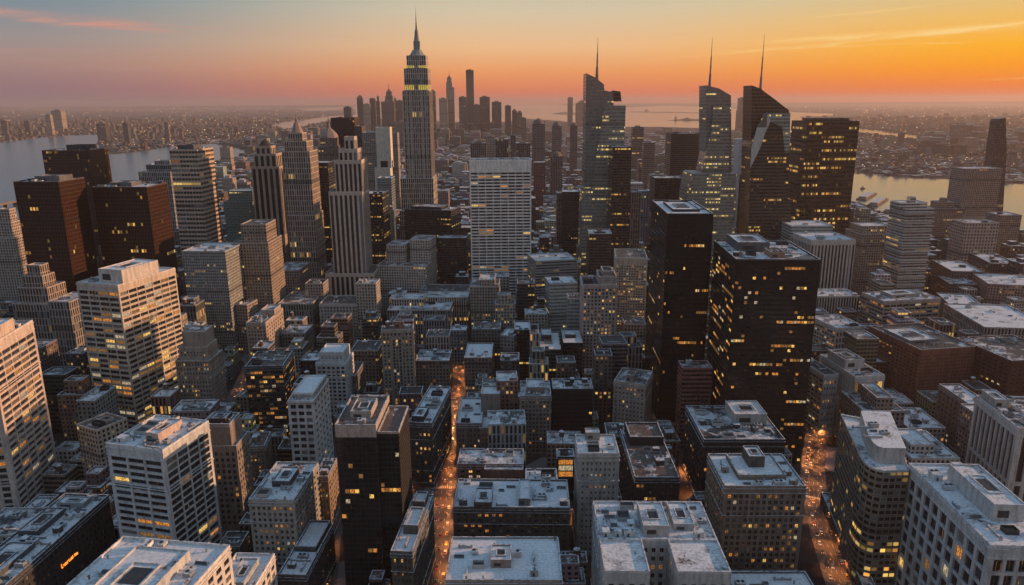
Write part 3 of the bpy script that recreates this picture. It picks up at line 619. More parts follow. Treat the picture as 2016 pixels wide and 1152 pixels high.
bld('office_tower', 'slim white grid tower with square dark windows and a stepped snowy top, left of centre', (566,792), (617,792), (637,748), 80, up=[(.10,.92,.12,.95,80,84)], win=[(SD(3,14,.72,.60,1,1,3,.8), SD(5,14,.5,.5,1,1,3,.6)), (SD(3,1,.8,.3), SD(3,1,.8,.3))], col=(.56,.57,.58), lit=.02, snow=.75, roofgear=5, seed=26)
bld('office_tower', 'white stepped tower with narrower crown and small square windows, behind the slim white grid tower', (621,717), (681,717), (688,695), 54, up=[(.12,.92,.1,.9,54,64)], win=[(SD(6,12,.62,.58,1,2,3), SD(4,12,.4,.5,1,2,3)), (SD(6,2,.6,.5), None)], col=(.55,.56,.57), lit=.03, snow=.75, roofgear=5, seed=27)
bld('office_building', 'wide pale block with regular grid of small dark windows, left of the tall brown tower', (628,600), (738,600), (740,583), 51, win=[(SD(17,11,.52,.62,1,2,3,.7), SD(8,11,.5,.6,1,2,3,.7))], col=(.46,.44,.41), lit=.03, snow=.45, roofgear=5, seed=28)
bld('apartment_tower', 'brown stone tower with vertical window bays and a cluttered red-tipped roof, centre left', (750,652), (813,650), (817,641), 82, low=[(.30,.66,-.05,.0,0,76)], win=[(SD(8,20,.5,.62,1,2,3), SD(6,20,.5,.6,1,2,3)), (SD(3,20,.6,.8), None)], col=(0.325,0.28,0.24), lit=.09, snow=.35, tank=True, pent=[(.4,.7,.3,.7,7,(.30,.16,.12))], roofgear=5, seed=29)
bld('office_building', 'dark stepped block with long narrow snow roof on the left side of the orange avenue', (804,834), (850,836), (857,763), 55, win=[(SD(5,12,.5,.6), SD(9,12,.5,.6))], col=(.075,.07,.068), lit=.10, snow=.60, pent=[(.1,.6,.05,.30,4,(.05,.05,.055))], roofgear=7, seed=30)
bld('office_building', 'dark brown stone block with snow roof and orange lit windows, just behind bottom centre roof', (892,1001), (1122,1003), (1118,947), 45, win=[(SD(16,10,.5,.58), SD(8,10,.5,.58))], col=(.10,.08,.07), lit=.16, snow=.72, pent=[(.18,.33,-.01,.5,4,(.12,.09,.08)), (.56,.66,.1,.8,4.5,(.14,.18,.18))], roofgear=9, seed=31)
bld('brick_building', 'low block with red brick right half and two-part snow roof, right side of avenue', (900,916), (1030,917), (1029,886), 40, low=[(.42,1.0,-.25,0,0,39)], win=[(SD(8,8,.45,.5), SD(4,8,.4,.5)), (None, SD(3,8,.4,.5))], col=(0.26,0.143,0.111), lit=.20, snow=.68, roofgear=6, seed=32)
bld('office_building', 'low flat annex with plain snow roof behind brown lit block, right of the brick one', (1035,950), (1098,950), (1096,925), 42, win=[(SD(6,8,.45,.5), SD(4,8,.4,.5))], col=(.12,.12,.12), lit=.05, snow=.72, roofgear=3, seed=33)
bld('warehouse_building', 'low block with flat white snow roof and reddish brick stair tower, right of orange avenue', (898,836), (948,836), (944,785), 40, up=[(.92,1.7,.45,.80,0,56)], low=[(.92,1.65,-.05,.40,0,37)], win=[(SD(6,7,.4,.5), SD(6,7,.4,.5)), None, (SD(4,7,.4,.5), SD(3,7,.4,.5))], col=(0.234,0.195,0.176), lit=.08, snow=.85, roofgear=4, seed=34)
bld('apartment_tower', 'grey concrete tower with a two-part snow roof and small scattered windows, right of centre', (1138,896), (1220,896), (1211,858), 75, win=[(SD(8,16,.36,.46,2,4,3), SD(6,16,.4,.46,2,4,3))], col=(0.351,0.345,0.325), lit=.10, snow=.70, vis=(0,3), pent=[(.25,.6,.75,1.0,5,(.25,.25,.24))], roofgear=4, seed=35)
bld('office_building', 'black fronted block with long dark patchy roof and yellow lit window strip near its cornice', (1250,943), (1338,943), (1301,848), 50, up=[(.12,.95,.66,1.0,50,56)], win=[(SD(10,9,.7,.5,1,3,3), SD(10,9,.7,.5))], col=(.035,.035,.037), lit=.16, snow=.42, roofgear=7, seed=36)
bld('office_building', 'dark block with big snowy roof and raised white plant house, at foot of black towers', (1386,868), (1546,868), (1513,801), 55, win=[(SD(14,9,.8,.5,1,5,2), SD(9,9,.7,.5,1,4,2))], col=(.035,.037,.04), lit=.10, snow=.66, vis=(0,3), pent=[(.50,.92,.45,.88,8,(.40,.41,.40))], roofgear=11, seed=37)
bld('office_building', 'brown grid block with paired lit windows and framed snow roof with plant tower, lower right', (1427,960), (1587,960), (1549,896), 75, win=[(SD(13,17,.60,.66,1.5,4,3,.6), SD(8,17,.5,.6,1.5,4,3,.6))], col=(0.195,0.163,0.137), lit=.20, snow=.68, vis=(0,3), up=[(.22,.82,.22,.90,75,77.2)], pent=[(.42,.62,.50,.85,9,(.10,.09,.08))], roofgear=8, seed=38)
bld('low_building', 'small blue-white roof poking in at the bottom edge left of the right hand street', (1462,1205), (1632,1205), (1606,1128), 32, win=[(SD(10,5,.5,.5), SD(5,5,.5,.5))], col=(.10,.11,.12), lit=.05, snow=.72, roofgear=7, seed=39)
bld('office_building', 'white block with deep vertical piers and a snowy roof, cut by the right edge', (2004,845), (2130,850), (1916,780), 80, win=[(SD(5,2,.62,.92,3,5,2,1.4), SD(9,2,.66,.94,2,5,2,1.4))], col=(0.5,0.5,0.5), lit=.06, snow=.62, vis=(0,3), mull=3, pent=[(.05,.30,.62,.95,6,(.40,.39,.38))], roofgear=9, seed=40)
bld('office_building', 'small brown block with sloping line of snow roof just left of the pier-fronted white block', (1906,797), (1950,797), (1864,758), 50, win=[(SD(4,9,.5,.6), SD(7,9,.45,.5))], col=(0.169,0.13,0.111), lit=.08, snow=.6, roofgear=4, seed=41)
bld('office_building', 'white gabled block with blank side wall, glazed front and raised roof house, right of street', (1683,744), (1742,741), (1695,696), 65, win=[(SD(5,3,.80,.85,1,3,2), (7,10,.22,.35,12,10,10,.3))], col=(.48,.47,.46), lit=.10, snow=.6, vis=(0,3), mull=3, pent=[(.10,.75,.35,.85,8,(.50,.49,.48))], roofgear=6, seed=42)
bld('office_building', 'slim white block with dotted window grid and dark snow-streaked roof, right of black tower foot', (1622,741), (1651,739), (1632,702), 60, win=[(SD(5,8,.5,.5,1,3,8), SD(8,12,.8,.5))], col=(.46,.45,.44), lit=.12, snow=.5, vis=(0,3), roofgear=3, seed=43)
bld('brick_building', 'large dark red brick block with a sunken snowy roof, right side', (1813,691), (1921,684), (1822,637), 65, win=[(SD(18,16,.5,.4,1,4,3,.3), SD(14,16,.6,.4,1,4,3,.3))], col=(0.202,0.0845,0.065), lit=.05, snow=.50, vis=(0,3), dark=True, pent=[(.05,.60,.25,.75,3,(.18,.19,.20))], roofgear=7, seed=44)
bld('brick_building', 'dark maroon block with a snow-edged roof, right of the large red brick block', (1992,713), (2110,706), (1932,664), 65, win=[(SD(10,14,.5,.45), SD(10,14,.5,.45))], col=(.085,.04,.035), lit=.03, snow=.55, vis=(0,3), dark=True, roofgear=7, seed=45)
bld('office_building', 'pale grid block with yellow lit side windows and snow roof, right of black lit tower', (1646,648), (1703,644), (1680,618), 60, win=[(SD(9,8,.6,.7,1,3,2), SD(10,12,.8,.5,1,3,2))], col=(0.494,0.455,0.416), lit=.26, snow=.55, vis=(0,3), roofgear=5, seed=46)
bld('office_building', 'wide glass-banded block with rounded storeys and a cluttered snowy roof, right of centre', (1741,595), (1852,589), (1800,572), 69, win=[(SD(9,14,.9,.55,.6,3,2), SD(8,14,.9,.55,.6,3,2))], col=(0.325,0.286,0.267), lit=.12, snow=.60, vis=(0,3), mull=3, pent=[(.25,.75,.3,.8,4,(.30,.28,.27))], roofgear=8, seed=47)
bld('office_tower', 'white concrete slab tower with forty rows of strip windows and a blank top band, centre', (924,317), (1046,316), (1046,311), 216.8, D=42, win=[(SD(8,40,.91,.54,1.2,16,14,.5), SD(3,40,.9,.54,1.2,16,14,.5))], col=(.82,.79,.76), lit=.05, snow=.4, vis=(0,), mull=3, roofgear=9, seed=48)
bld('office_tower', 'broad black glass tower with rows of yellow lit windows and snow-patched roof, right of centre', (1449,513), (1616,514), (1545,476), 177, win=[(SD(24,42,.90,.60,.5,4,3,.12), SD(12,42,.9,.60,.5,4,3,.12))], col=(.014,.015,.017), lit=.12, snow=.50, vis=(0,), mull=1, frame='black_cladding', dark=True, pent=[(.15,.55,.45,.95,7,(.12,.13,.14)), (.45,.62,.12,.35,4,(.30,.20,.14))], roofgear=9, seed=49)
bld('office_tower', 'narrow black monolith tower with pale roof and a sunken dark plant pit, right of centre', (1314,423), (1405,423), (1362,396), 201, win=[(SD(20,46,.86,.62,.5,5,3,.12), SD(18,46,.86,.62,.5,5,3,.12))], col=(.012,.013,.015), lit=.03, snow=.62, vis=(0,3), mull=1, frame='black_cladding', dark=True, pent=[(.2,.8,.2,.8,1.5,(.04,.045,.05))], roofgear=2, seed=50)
bld('apartment_tower', 'pinkish stone tower with curved crest over one corner and many lit windows, right of centre', (1147,562), (1215,562), (1212,545), 105, up=[(.48,1.0,.1,.9,105,113),(.60,.90,.25,.8,113,118)], win=[(SD(9,24,.52,.6,1,3,3), SD(6,24,.5,.6)), (SD(5,1,.5,.6), None), (SD(3,1,.5,.6), None)], col=(0.442,0.377,0.351), lit=.22, snow=.4, vis=(0,3), roofgear=2, seed=51)
bld('office_tower', 'tan tower with close rows of lit windows and bright gold base, left of black monolith', (1212,509), (1275,510), (1268,492), 116, low=[(.05,.85,-.12,0,0,22)], win=[(SD(12,28,.62,.55,1,8,20), SD(6,28,.6,.55,1,8,10)), (SD(6,3,.92,.85,.3,.5,.5), None)], col=(0.429,0.377,0.312), lit=.30, snow=.4, vis=(0,), roofgear=4, seed=52)
bld('apartment_tower', 'brownish tower with a tilted snowy skylight roof, centre, behind the brick-sided low block', (1024,782), (1085,782), (1076,752), 56, up=[(.2,.8,.2,.8,56,61)], win=[(SD(8,13,.5,.6), SD(5,13,.5,.6)), None], col=(0.221,0.195,0.176), lit=.16, snow=.60, roofgear=3, seed=53)
bld('office_building', 'wide black block with a few orange lit windows under a snow-edged roof, centre right', (1088,768), (1168,768), (1163,748), 55, win=[(SD(11,12,.8,.6,.5,3,2,.15), SD(6,12,.8,.6))], col=(.02,.021,.024), lit=.07, snow=.5, vis=(0,3), frame='black_cladding', dark=True, roofgear=6, seed=54)
bld('apartment_building', 'light brown block with narrow roof turret, orange glow at its foot, left of black monolith', (1208,752), (1271,760), (1262,730), 57, win=[(SD(8,12,.42,.5), SD(5,12,.4,.5))], col=(0.351,0.293,0.26), lit=.10, snow=.35, vis=(0,3), pent=[(.35,.6,.1,.4,6,(.26,.22,.20))], roofgear=3, seed=55)
bld('office_building', 'dark stepped block with small billboard of bright yellow lit windows, behind the low snow annex', (1097,902), (1131,902), (1129,886), 36, win=[(SD(1,3,.9,.85,.5,.8,20,.2), None)], col=(.03,.03,.033), lit=2.0, snow=.5, roofgear=2, seed=56)
bld('office_building', 'dark glass block with yellow lit floors and dark plant roof, left of white stepped tower', (482,724), (557,722), (582,692), 74, win=[(SD(9,16,.92,.58,.5,3,2,.3), SD(8,16,.92,.5,.5,3,2,.3))], col=(.05,.045,.045), lit=.30, snow=.38, vis=(0,1), frame='dark_metal', roofgear=8, seed=57)
bld('apartment_building', 'narrow orange-lit block at the foot of the dark glass block with yellow floors', (487,882), (521,880), (537,852), 33, win=[(SD(4,8,.4,.5), SD(6,8,.5,.5))], col=(0.26,0.195,0.156), lit=.12, snow=.4, roofgear=2, seed=58)
bld('apartment_tower', 'stone tower with a sunlit orange right side and a spiky roof crown, left of centre', (484,637), (523,637), (549,608), 66, up=[(.3,1.0,.5,.9,66,72)], win=[(SD(6,14,.45,.55), SD(8,14,.45,.5)), None], col=(0.39,0.325,0.286), lit=.07, snow=.5, vis=(0,1), roofgear=4, seed=59)
bld('apartment_tower', 'stepped stone tower with a glass-capped top and setbacks, behind the white grid office block', (345,712), (412,712), (440,690), 72, up=[(.10,.92,.08,.85,72,84),(.22,.88,.15,.78,84,98)], win=[(SD(11,16,.5,.56,1,1,3), SD(9,16,.5,.56,1,1,3)), (SD(8,2,.5,.55), SD(6,2,.5,.55)), None], col=(0.312,0.273,0.24), lit=.13, snow=.5, vis=(0,1), roofgear=1, seed=60)
# ---------------------------------------------------------------- curved glass block right of the right-hand street
def curved_block():
    z = 82; A = at_z(1655, 818, z); B = at_z(1688, 890, z); C = at_z(1712, 925, z); Dp = at_z(1790, 930, z); E = at_z(1760, 838, z)
    pts = []
    pts.append(A); pts.append(B)
    P0, P1, P2 = B, at_z(1700, 928, z), at_z(1740, 931, z)
    for t in (.2,.4,.6,.8,1): pts.append(P0*(1-t)**2+P1*2*t*(1-t)+P2*t*t)
    pts += [Dp, E]
    c = sum(pts, Vector())/len(pts); root = empty('office_building', (c.x, c.y, 0)); tag(root, 'dark curved glass block with gold lit windows and rounded white penthouse, along right hand street', 'building')
    wm = MB(); rm = MB(); loc = [(p.x-c.x, p.y-c.y) for p in pts]; n = len(loc); u = 0
    for i in range(n):
        a, b = loc[i], loc[(i+1) % n]; ln = math.dist(a, b); nu = max(1, round(ln/4.2))
        wm.q([(*a,0),(*b,0),(*b,z),(*a,z)], 0, [(u,0),(u+nu,0),(u+nu,z/4.4),(u,z/4.4)], (.26,.215,.175), .16); u += nu
        for k in range(1, 19):
            zz = k*4.4; mx, my = (b[1]-a[1])/ln*.5, -(b[0]-a[0])/ln*.5
            rm.q([(*a,zz),(*b,zz),(b[0]+mx,b[1]+my,zz),(a[0]+mx,a[1]+my,zz)], 0, col=(0.182,0.156,0.13)); rm.q([(a[0]+mx,a[1]+my,zz),(b[0]+mx,b[1]+my,zz),(b[0]+mx,b[1]+my,zz+.5),(a[0]+mx,a[1]+my,zz+.5)], 0, col=(0.182,0.156,0.13)); rm.q([(*a,zz+.5),(a[0]+mx,a[1]+my,zz+.5),(b[0]+mx,b[1]+my,zz+.5),(*b,zz+.5)], 0, col=(0.182,0.156,0.13))
        rm.q([(*a,z),(*b,z),(*b,z+1.4),(*a,z+1.4)], 0, col=(0.455,0.429,0.403)); rm.q([(b[0]*.97,b[1]*.97,z),(a[0]*.97,a[1]*.97,z),(a[0]*.97,a[1]*.97,z+1.4),(b[0]*.97,b[1]*.97,z+1.4)], 0, col=(0.455,0.429,0.403)); rm.q([(*a,z+1.4),(*b,z+1.4),(b[0]*.97,b[1]*.97,z+1.4),(a[0]*.97,a[1]*.97,z+1.4)], 2)
    rm.q([(*p, z) for p in loc], 1, snow=.62)
    wm.build('wall', ['bronze_lit'], root); rm.build('roof', ['masonry_wall', 'snowy_roof', 'snow_cap'], root)
    # rounded penthouse
    pm = MB(); h = 11; q = [at_z(1690, 836, z), at_z(1700, 872, z)]
    P0, P1, P2 = at_z(1703, 880, z), at_z(1712, 912, z), at_z(1735, 915, z)
    for t in (0,.25,.5,.75,1): q.append(P0*(1-t)**2+P1*2*t*(1-t)+P2*t*t)
    q += [at_z(1782, 916, z), at_z(1750, 838, z)]; cc = sum(q, Vector())/len(q)
    ql = [((p.x-cc.x)*.96+cc.x-c.x, (p.y-cc.y)*.96+cc.y-c.y) for p in q]; m_ = len(ql)
    for i in range(m_):
        a, b = ql[i], ql[(i+1) % m_]; pm.q([(*a,z),(*b,z),(*b,z+h),(*a,z+h)], 0, col=(.46,.44,.42))
    pm.q([(*p,z+h) for p in ql], 1, snow=.72); pm.build('penthouse', ['masonry_wall', 'snowy_roof'], root)
    mx = (cc.x-c.x, cc.y-c.y)
    gear(root, mx[0]-14, mx[0]+10, mx[1]-12, mx[1]+14, z+h, 5, 5, (.4,.4,.4))
    FOOT.append((c.x, c.y, 26, 50, 0))
facade('bronze_lit', .80, .55, glass=(.03,.026,.02), grough=.15, row=5, estr=1.6)
curved_block()
ga, gb = at_z(1712,1152,11), at_z(1628,968,11); gd = gb-ga
make('low_building', 'long low dark arcade roof between the right hand street and the curved block', ((ga.x+gb.x)/2,(ga.y+gb.y)/2,0), math.atan2(gd.y,gd.x)-math.pi/2, [(-4,4,-gd.length/2,gd.length/2,0,9)], sty='grid', col=(.10,.095,.09), lit=.12, snow=.42, roofgear=9, seed=69)
bld('office_building', 'cluster block with a snow-streaked roof and reddish court, behind the curved glass block', (1700,812), (1782,812), (1730,772), 50, sty='grid', col=(0.26,0.208,0.182), lit=.10, snow=.62, up=[(.35,.75,.1,.9,50,60)], roofgear=8, seed=70)
bld('office_building', 'low white roofed block between the curved glass block and the big white corner block', (1795,905), (1890,905), (1845,850), 48, sty='grid', col=(0.442,0.429,0.416), lit=.08, snow=.66, up=[(.1,.6,.2,.8,48,54)], roofgear=8, seed=71)
bld('office_building', 'low snow roofed block with small huts in front of the large red brick block', (1788,845), (1862,845), (1830,805), 30, sty='grid', col=(0.338,0.312,0.299), lit=.10, snow=.62, roofgear=8, seed=72)

# ---------------------------------------------------------------- the dark towers at upper left
kw = dict(sty='bronze', parap=True)
bld('office_tower', 'black tower with a red-glowing right side, nearest the left edge', (26,359.6), (115,359.6), (163,353), 215, col=(.065,.027,.016), lit=.05, snow=.6, D=48, pent=[(.3,.85,.3,.8,5,(.14,.14,.15))], roofgear=6, seed=80, **kw)
bld('office_tower', 'black tower with a red-glowing right side, in front of the sunlit strip tower', (181,370), (289,370), (340,362), 204, col=(.065,.027,.016), lit=.06, snow=.6, D=48, pent=[(.2,.6,.3,.8,4,(.14,.14,.15))], roofgear=6, seed=81, **kw)
bld('office_tower', 'black tower with a red-glowing right side, rearmost of its trio by the river', (82,297.6), (174,297.4), (215,293), 226, col=(.065,.027,.016), lit=.06, snow=.6, D=55, pent=[(.4,.85,.3,.8,8,(.05,.05,.055))], roofgear=6, seed=82, **kw)
bld('office_tower', 'tall slab with strip-banded sunlit right side and dark top band, right of the black trio', (333,296.2), (388,296.1), (432,291), 234, sty='band', col=(0.5,0.39,0.312), lit=.10, snow=.5, D=52, pent=[(.1,.7,.3,.8,6,(.10,.10,.11))], roofgear=6, cell=(12,6.5), seed=83)
bld('office_tower', 'grey-blue block tower with fine window lattice and pale flat roof, below the sunlit strip tower', (358,496.3), (443,496.6), (473,479), 130, sty='grid', col=(0.26,0.28,0.286), lit=.10, snow=.68, roofgear=6, cell=(2.6,3.6), seed=84)
tower('art_deco_tower', 'stepped stone tower with a small sunlit crown, far left below the black tower', 780, [(24,118,600,0,40),(30,92,570,4,30),(36,78,548,7,20),(42,70,528,9,14)], sty='pier', col=(0.338,0.273,0.234), lit=.09, roofgear=0, yaw=-5)
tower('office_building', 'ribbed grey annex with vertical fins in front of the far left stepped stone tower', 740, [(95,140,596,0,40)], sty='pier', col=(0.286,0.26,0.247), lit=.04, roofgear=3, yaw=-5)
tower('apartment_tower', 'pale stepped tower by the river at the far left edge', 1000, [(-30,28,470,0,40),(-20,18,440,4,26),(-12,10,415,8,14)], sty='grid', col=(0.39,0.338,0.299), lit=.05, roofgear=2)
tower('apartment_building', 'pale slab on the riverbank right of the far left stepped tower', 1150, [(28,62,452,0,30),(30,55,447,4,20)], sty='grid', col=(0.39,0.377,0.364), lit=.05, roofgear=2)
tower('office_tower', 'silvery round-fronted river tower with fins between the black tower and strip tower', 1350, [(272,335,340,0,45),(285,335,326,4,30),(300,330,318,8,20)], sty='pier', col=(0.39,0.39,0.403), lit=.05, roofgear=2)

# ---------------------------------------------------------------- midtown art deco towers
def spire(root, x, y, z0, z1, r, name='spire', mat='spire_metal', n=8):
    mb = MB(); h = z1-z0
    mb.cyl(x, y, z0, z0+h*.3, r, r*.62, n); mb.cyl(x, y, z0+h*.3, z0+h*.62, r*.5, r*.34, n); mb.cyl(x, y, z0+h*.62, z1, r*.24, r*.06, n)
    for k in (.12, .3, .45, .62, .8): mb.cyl(x, y, z0+h*k, z0+h*k+h*.012, r*(1-k)*1.15, r*(1-k)*1.15, n)
    return mb.build(name, [mat], root)
PZ = lambda py, Y, px=1008: at_y(px, py, Y).z
def esb():
    Y = 1300
    def ex(root, bx):
        t = bx[-1]; yc = (t[2]+t[3])/2; xc = (t[0]+t[1])/2
        mb = MB(); z0 = t[5]
        za, zb, zc, zd, ze = PZ(104,Y), PZ(95,Y), PZ(72,Y), PZ(54,Y), PZ(8,Y)
        mb.cyl(xc, yc, z0, za, 15, 13, 12, 0, col=(0.286,0.312,0.312)); mb.cyl(xc, yc, za, zb, 12, 8, 12, 0, col=(0.26,0.299,0.299))
        mb.cyl(xc, yc, zb, zc, 5.5, 4.6, 12, 0, col=(0.312,0.325,0.325)); mb.cyl(xc, yc, zc, zd, 4.2, 2.6, 12, 0, col=(0.26,0.273,0.273))
        for k in range(4):
            a = k*math.pi/2+math.pi/4; mb.box(xc+6*math.cos(a)-1, xc+6*math.cos(a)+1, yc+6*math.sin(a)-1, yc+6*math.sin(a)+1, zb-3, zc-4, 0, col=(0.325,0.338,0.338))
        mb.build('mooring_mast', ['masonry_wall'], root)
        spire(root, xc, yc, zd, ze, 1.7, 'antenna')
        # flood lit bands
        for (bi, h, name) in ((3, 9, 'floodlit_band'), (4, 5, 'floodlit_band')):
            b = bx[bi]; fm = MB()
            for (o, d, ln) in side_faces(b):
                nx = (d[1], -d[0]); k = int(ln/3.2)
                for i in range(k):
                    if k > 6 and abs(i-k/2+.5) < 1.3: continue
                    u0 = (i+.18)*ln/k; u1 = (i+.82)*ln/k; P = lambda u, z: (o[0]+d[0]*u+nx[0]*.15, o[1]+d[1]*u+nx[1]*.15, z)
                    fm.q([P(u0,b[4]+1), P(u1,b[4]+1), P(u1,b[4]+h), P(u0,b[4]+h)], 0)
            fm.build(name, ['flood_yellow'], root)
    r = tower('spired_skyscraper', 'very tall stepped stone skyscraper with a needle spire and yellow floodlit crown', Y,
      [(786,862,415,0,90),(787,852,352,6,70),(791,843,178,10,55),(792.5,840,134,14,46),(797,835.5,108,18,36)], sty='pier', col=(.42,.38,.35), lit=.03, roofgear=0, extra=ex, parap=False, cell=(3.6,9))
    # ribs up the shaft
    mb = MB(); b0 = at_y(791,178,Y); b1 = at_y(843,178,Y); x0 = b0.x-r.location.x; x1 = b1.x-r.location.x; yy = -90/2+10
    for i in range(8):
        x = x0+(x1-x0)*i/7; mb.box(x-.7, x+.7, yy-1.0, yy, PZ(352,Y), PZ(179,Y), 0, col=(0.429,0.377,0.338))
    for i in range(8):
        y = yy+55*i/7; mb.box(x1, x1+1.0, y-.7, y+.7, PZ(352,Y), PZ(179,Y), 0, col=(0.429,0.377,0.338))
    mb.build('rib', ['masonry_wall'], r)
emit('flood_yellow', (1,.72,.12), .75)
esb()
def crown(h1, h2, r=6, col=(0.325,0.26,0.234)):
    def f(root, bx):
        t = bx[-1]; xc, yc = (t[0]+t[1])/2, (t[2]+t[3])/2; rr = min(t[1]-t[0], t[3]-t[2])/2
        mb = MB(); mb.cyl(xc, yc, t[5], t[5]+h1, rr*.95, rr*.35, 8, 0, col=col); mb.cyl(xc, yc, t[5]+h1, t[5]+h1+h2, rr*.22, .2, 8, 0, col=col)
        mb.build('crown', ['masonry_wall'], root)
    return f
tower('art_deco_tower', 'tall stepped stone tower with long dark vertical slots in front, left of centre', 1000,
      [(640,736,540,0,58),(645,712,380,5,48),(655,709,318,8,42),(662,700,296,12,32),(672,692,272,16,20)], sty='pier', col=(0.468,0.403,0.351), lit=0, snow=.3, roofgear=1, cell=(6.5,200))
tower('art_deco_tower', 'slender stepped stone tower with a pointed lantern top, beside the tower with dark slots', 1100,
      [(566,620,425,0,50),(553,608,300,4,46),(556,600,280,8,38),(562,590,264,12,26)], sty='pier', col=(0.416,0.338,0.286), lit=.07, snow=.3, roofgear=0, extra=crown(16,14))
tower('art_deco_tower', 'stepped brown stone tower with dark cap and thin lit edge, leftmost of the deco towers', 1150,
      [(497,556,500,0,50),(492,548,330,4,44),(495,540,305,8,34),(497,528,290,12,24)], sty='pier', col=(0.377,0.299,0.247), lit=0, snow=.3, roofgear=0, cell=(8,120), extra=crown(9,3,col=(.06,.05,.05)))
tower('office_tower', 'broad brown masonry block under the leftmost deco tower', 900, [(455,528,480,0,55),(470,520,445,6,40)], sty='grid', col=(0.299,0.247,0.208), lit=.08, roofgear=4)
tower('office_building', 'teal-topped glass block behind the broad brown masonry block', 1200, [(440,492,398,0,45),(446,492,378,6,30)], sty='blue', col=(0.13,0.208,0.208), lit=.03, roofgear=3)
def chrys():
    def f(root, bx):
        t = bx[-1]; xc, yc = (t[0]+t[1])/2, (t[2]+t[3])/2; z = t[5]; r = (t[1]-t[0])/2; mb = MB(); H = PZ(250,1500)-z
        prev = r*1.25
        for k in range(6):
            r2 = r*1.25*math.cos((k+1)/6.6*math.pi/2); mb.cyl(xc, yc, z+H*k/6, z+H*(k+1)/6, prev, r2, 8, 0, col=(0.312,0.247,0.221)); prev = r2
        mb.build('arched_crown', ['masonry_wall'], root); spire(root, xc, yc, z+H*.97, PZ(222,1500), 3.0, 'spire')
    tower('art_deco_tower', 'dark tower with a domed scalloped crown and a needle, behind the tower with dark slots', 1500, [(622,662,330,0,50),(625,660,288,4,44),(628,657,272,7,38)], sty='grid', col=(0.208,0.143,0.117), lit=.05, roofgear=0, extra=f, parap=False)
chrys()
tower('office_tower', 'black slab with an orange-lit top edge, behind the domed tower', 1650, [(651,697,233,0,60)], sty='bronze', col=(.05,.022,.015), lit=.015, roofgear=2)
tower('office_tower', 'dark brown slab just right of the black slab with the orange edge', 1550, [(697,712,250,0,40)], sty='grid', col=(.10,.07,.06), lit=.04, roofgear=1)
tower('office_tower', 'hazy grey tower between the dark slab and the pale lit slab', 1500, [(712,745,262,0,40)], sty='grid', col=(0.312,0.273,0.26), lit=.03, roofgear=1)
tower('office_tower', 'slim pale blank-fronted slab with a yellow lit top band', 1480, [(737,768,331,0,30),(738.5,767,252,2,26)], sty='grid', col=(.62,.58,.50), lit=.0, roofgear=0, cell=(400,400))
tower('office_tower', 'small hazy tower right of the pale blank slab', 1800, [(768,782,263,0,30)], sty='grid', col=(0.338,0.299,0.273), lit=.03, roofgear=0)
tower('office_tower', 'blue-grey flat slab behind the black tower with yellow floors', 1250, [(742,770,352,0,40)], sty='blue', col=(0.234,0.286,0.325), lit=.02, roofgear=1)
bld('office_tower', 'black tower with stacked yellow lit floors, right of the tower with dark slots', (714,383), (753,383), (766,367), 166, sty='curtain', col=(.03,.03,.032), lit=.45, snow=.6, D=45, roofgear=3, seed=85)
tower('office_tower', 'dark gap-filling tower with yellow lit floors left of the tower with dark slots', 1180, [(604,645,322,0,50)], sty='curtain', col=(.04,.04,.045), lit=.14, roofgear=2)
tower('office_tower', 'dark slab glimpsed between the two leftmost deco towers', 1300, [(540,560,370,0,45)], sty='curtain', col=(.04,.04,.045), lit=.06, roofgear=1)
bld('office_tower', 'dark glass tower with a rounded silvery rooftop ring, below the spired skyscraper', (797,413), (888,416), (880,400), 127, sty='curtain', col=(.035,.038,.042), lit=.10, snow=.55, D=50, up=[(.1,.75,.15,.9,127,131)], roofgear=4, seed=86)
bld('office_building', 'pale wide masonry block with stepped wings, in front of the dark ring-topped tower', (741,524), (838,526), (834,505), 73, up=[(.12,.50,.35,.9,73,98),(.58,1.0,.45,1.0,73,105)], sty='grid', col=(0.468,0.429,0.403), lit=.07, snow=.45, roofgear=3, seed=87)
bld('office_building', 'long pale masonry block with dense windows and stepped roofs, right of the pale grid block', (762,612), (886,612), (880,590), 44, up=[(-.02,.55,.45,1.0,0,52),(.55,1.25,.75,1.3,0,50)], sty='pier', col=(0.429,0.377,0.338), lit=.13, snow=.45, cell=(3.2,4.5), roofgear=5, seed=88)
bld('office_building', 'grey annex with roof vents behind the long pale masonry block', (826,575), (918,577), (914,562), 46, sty='grid', col=(0.364,0.351,0.351), lit=.07, snow=.5, roofgear=6, seed=89)
bld('office_building', 'small silver-roofed block with grey panels, right end of the long pale masonry block', (886,652), (918,652), (917,643), 42, sty='grid', col=(0.286,0.299,0.312), lit=.05, snow=.7, roofgear=3, seed=90)
bld('apartment_tower', 'brown stepped stone tower standing in front of the foot of the white strip-window slab', (926,566), (982,566), (978,550), 70, up=[(.30,.85,.1,.9,70,78)], sty='grid', col=(0.299,0.254,0.221), lit=.08, snow=.4, roofgear=3, seed=91)
bld('office_building', 'grey block with a teal flat roof and dark plant, right of the white strip-window slab', (1055,516), (1136,512), (1128,497), 87, sty='band', col=(0.26,0.286,0.286), lit=.25, snow=.6, roofgear=7, seed=92)
bld('office_building', 'pale glass block with a U-shaped top and green-tinted floors, in front of the teal-roofed block', (1082,560), (1137,558), (1130,545), 82, sty='blue', col=(0.364,0.403,0.403), lit=.12, snow=.62, roofgear=4, seed=93)
bld('office_tower', 'black box tower with a white framed roof pit, centre right', (1160,462), (1205,462), (1196,447), 124, sty='curtain', col=(.06,.05,.05), lit=.05, snow=.9, pent=[(.25,.75,.25,.75,1.5,(.04,.04,.045))], roofgear=0, D=40, seed=94)
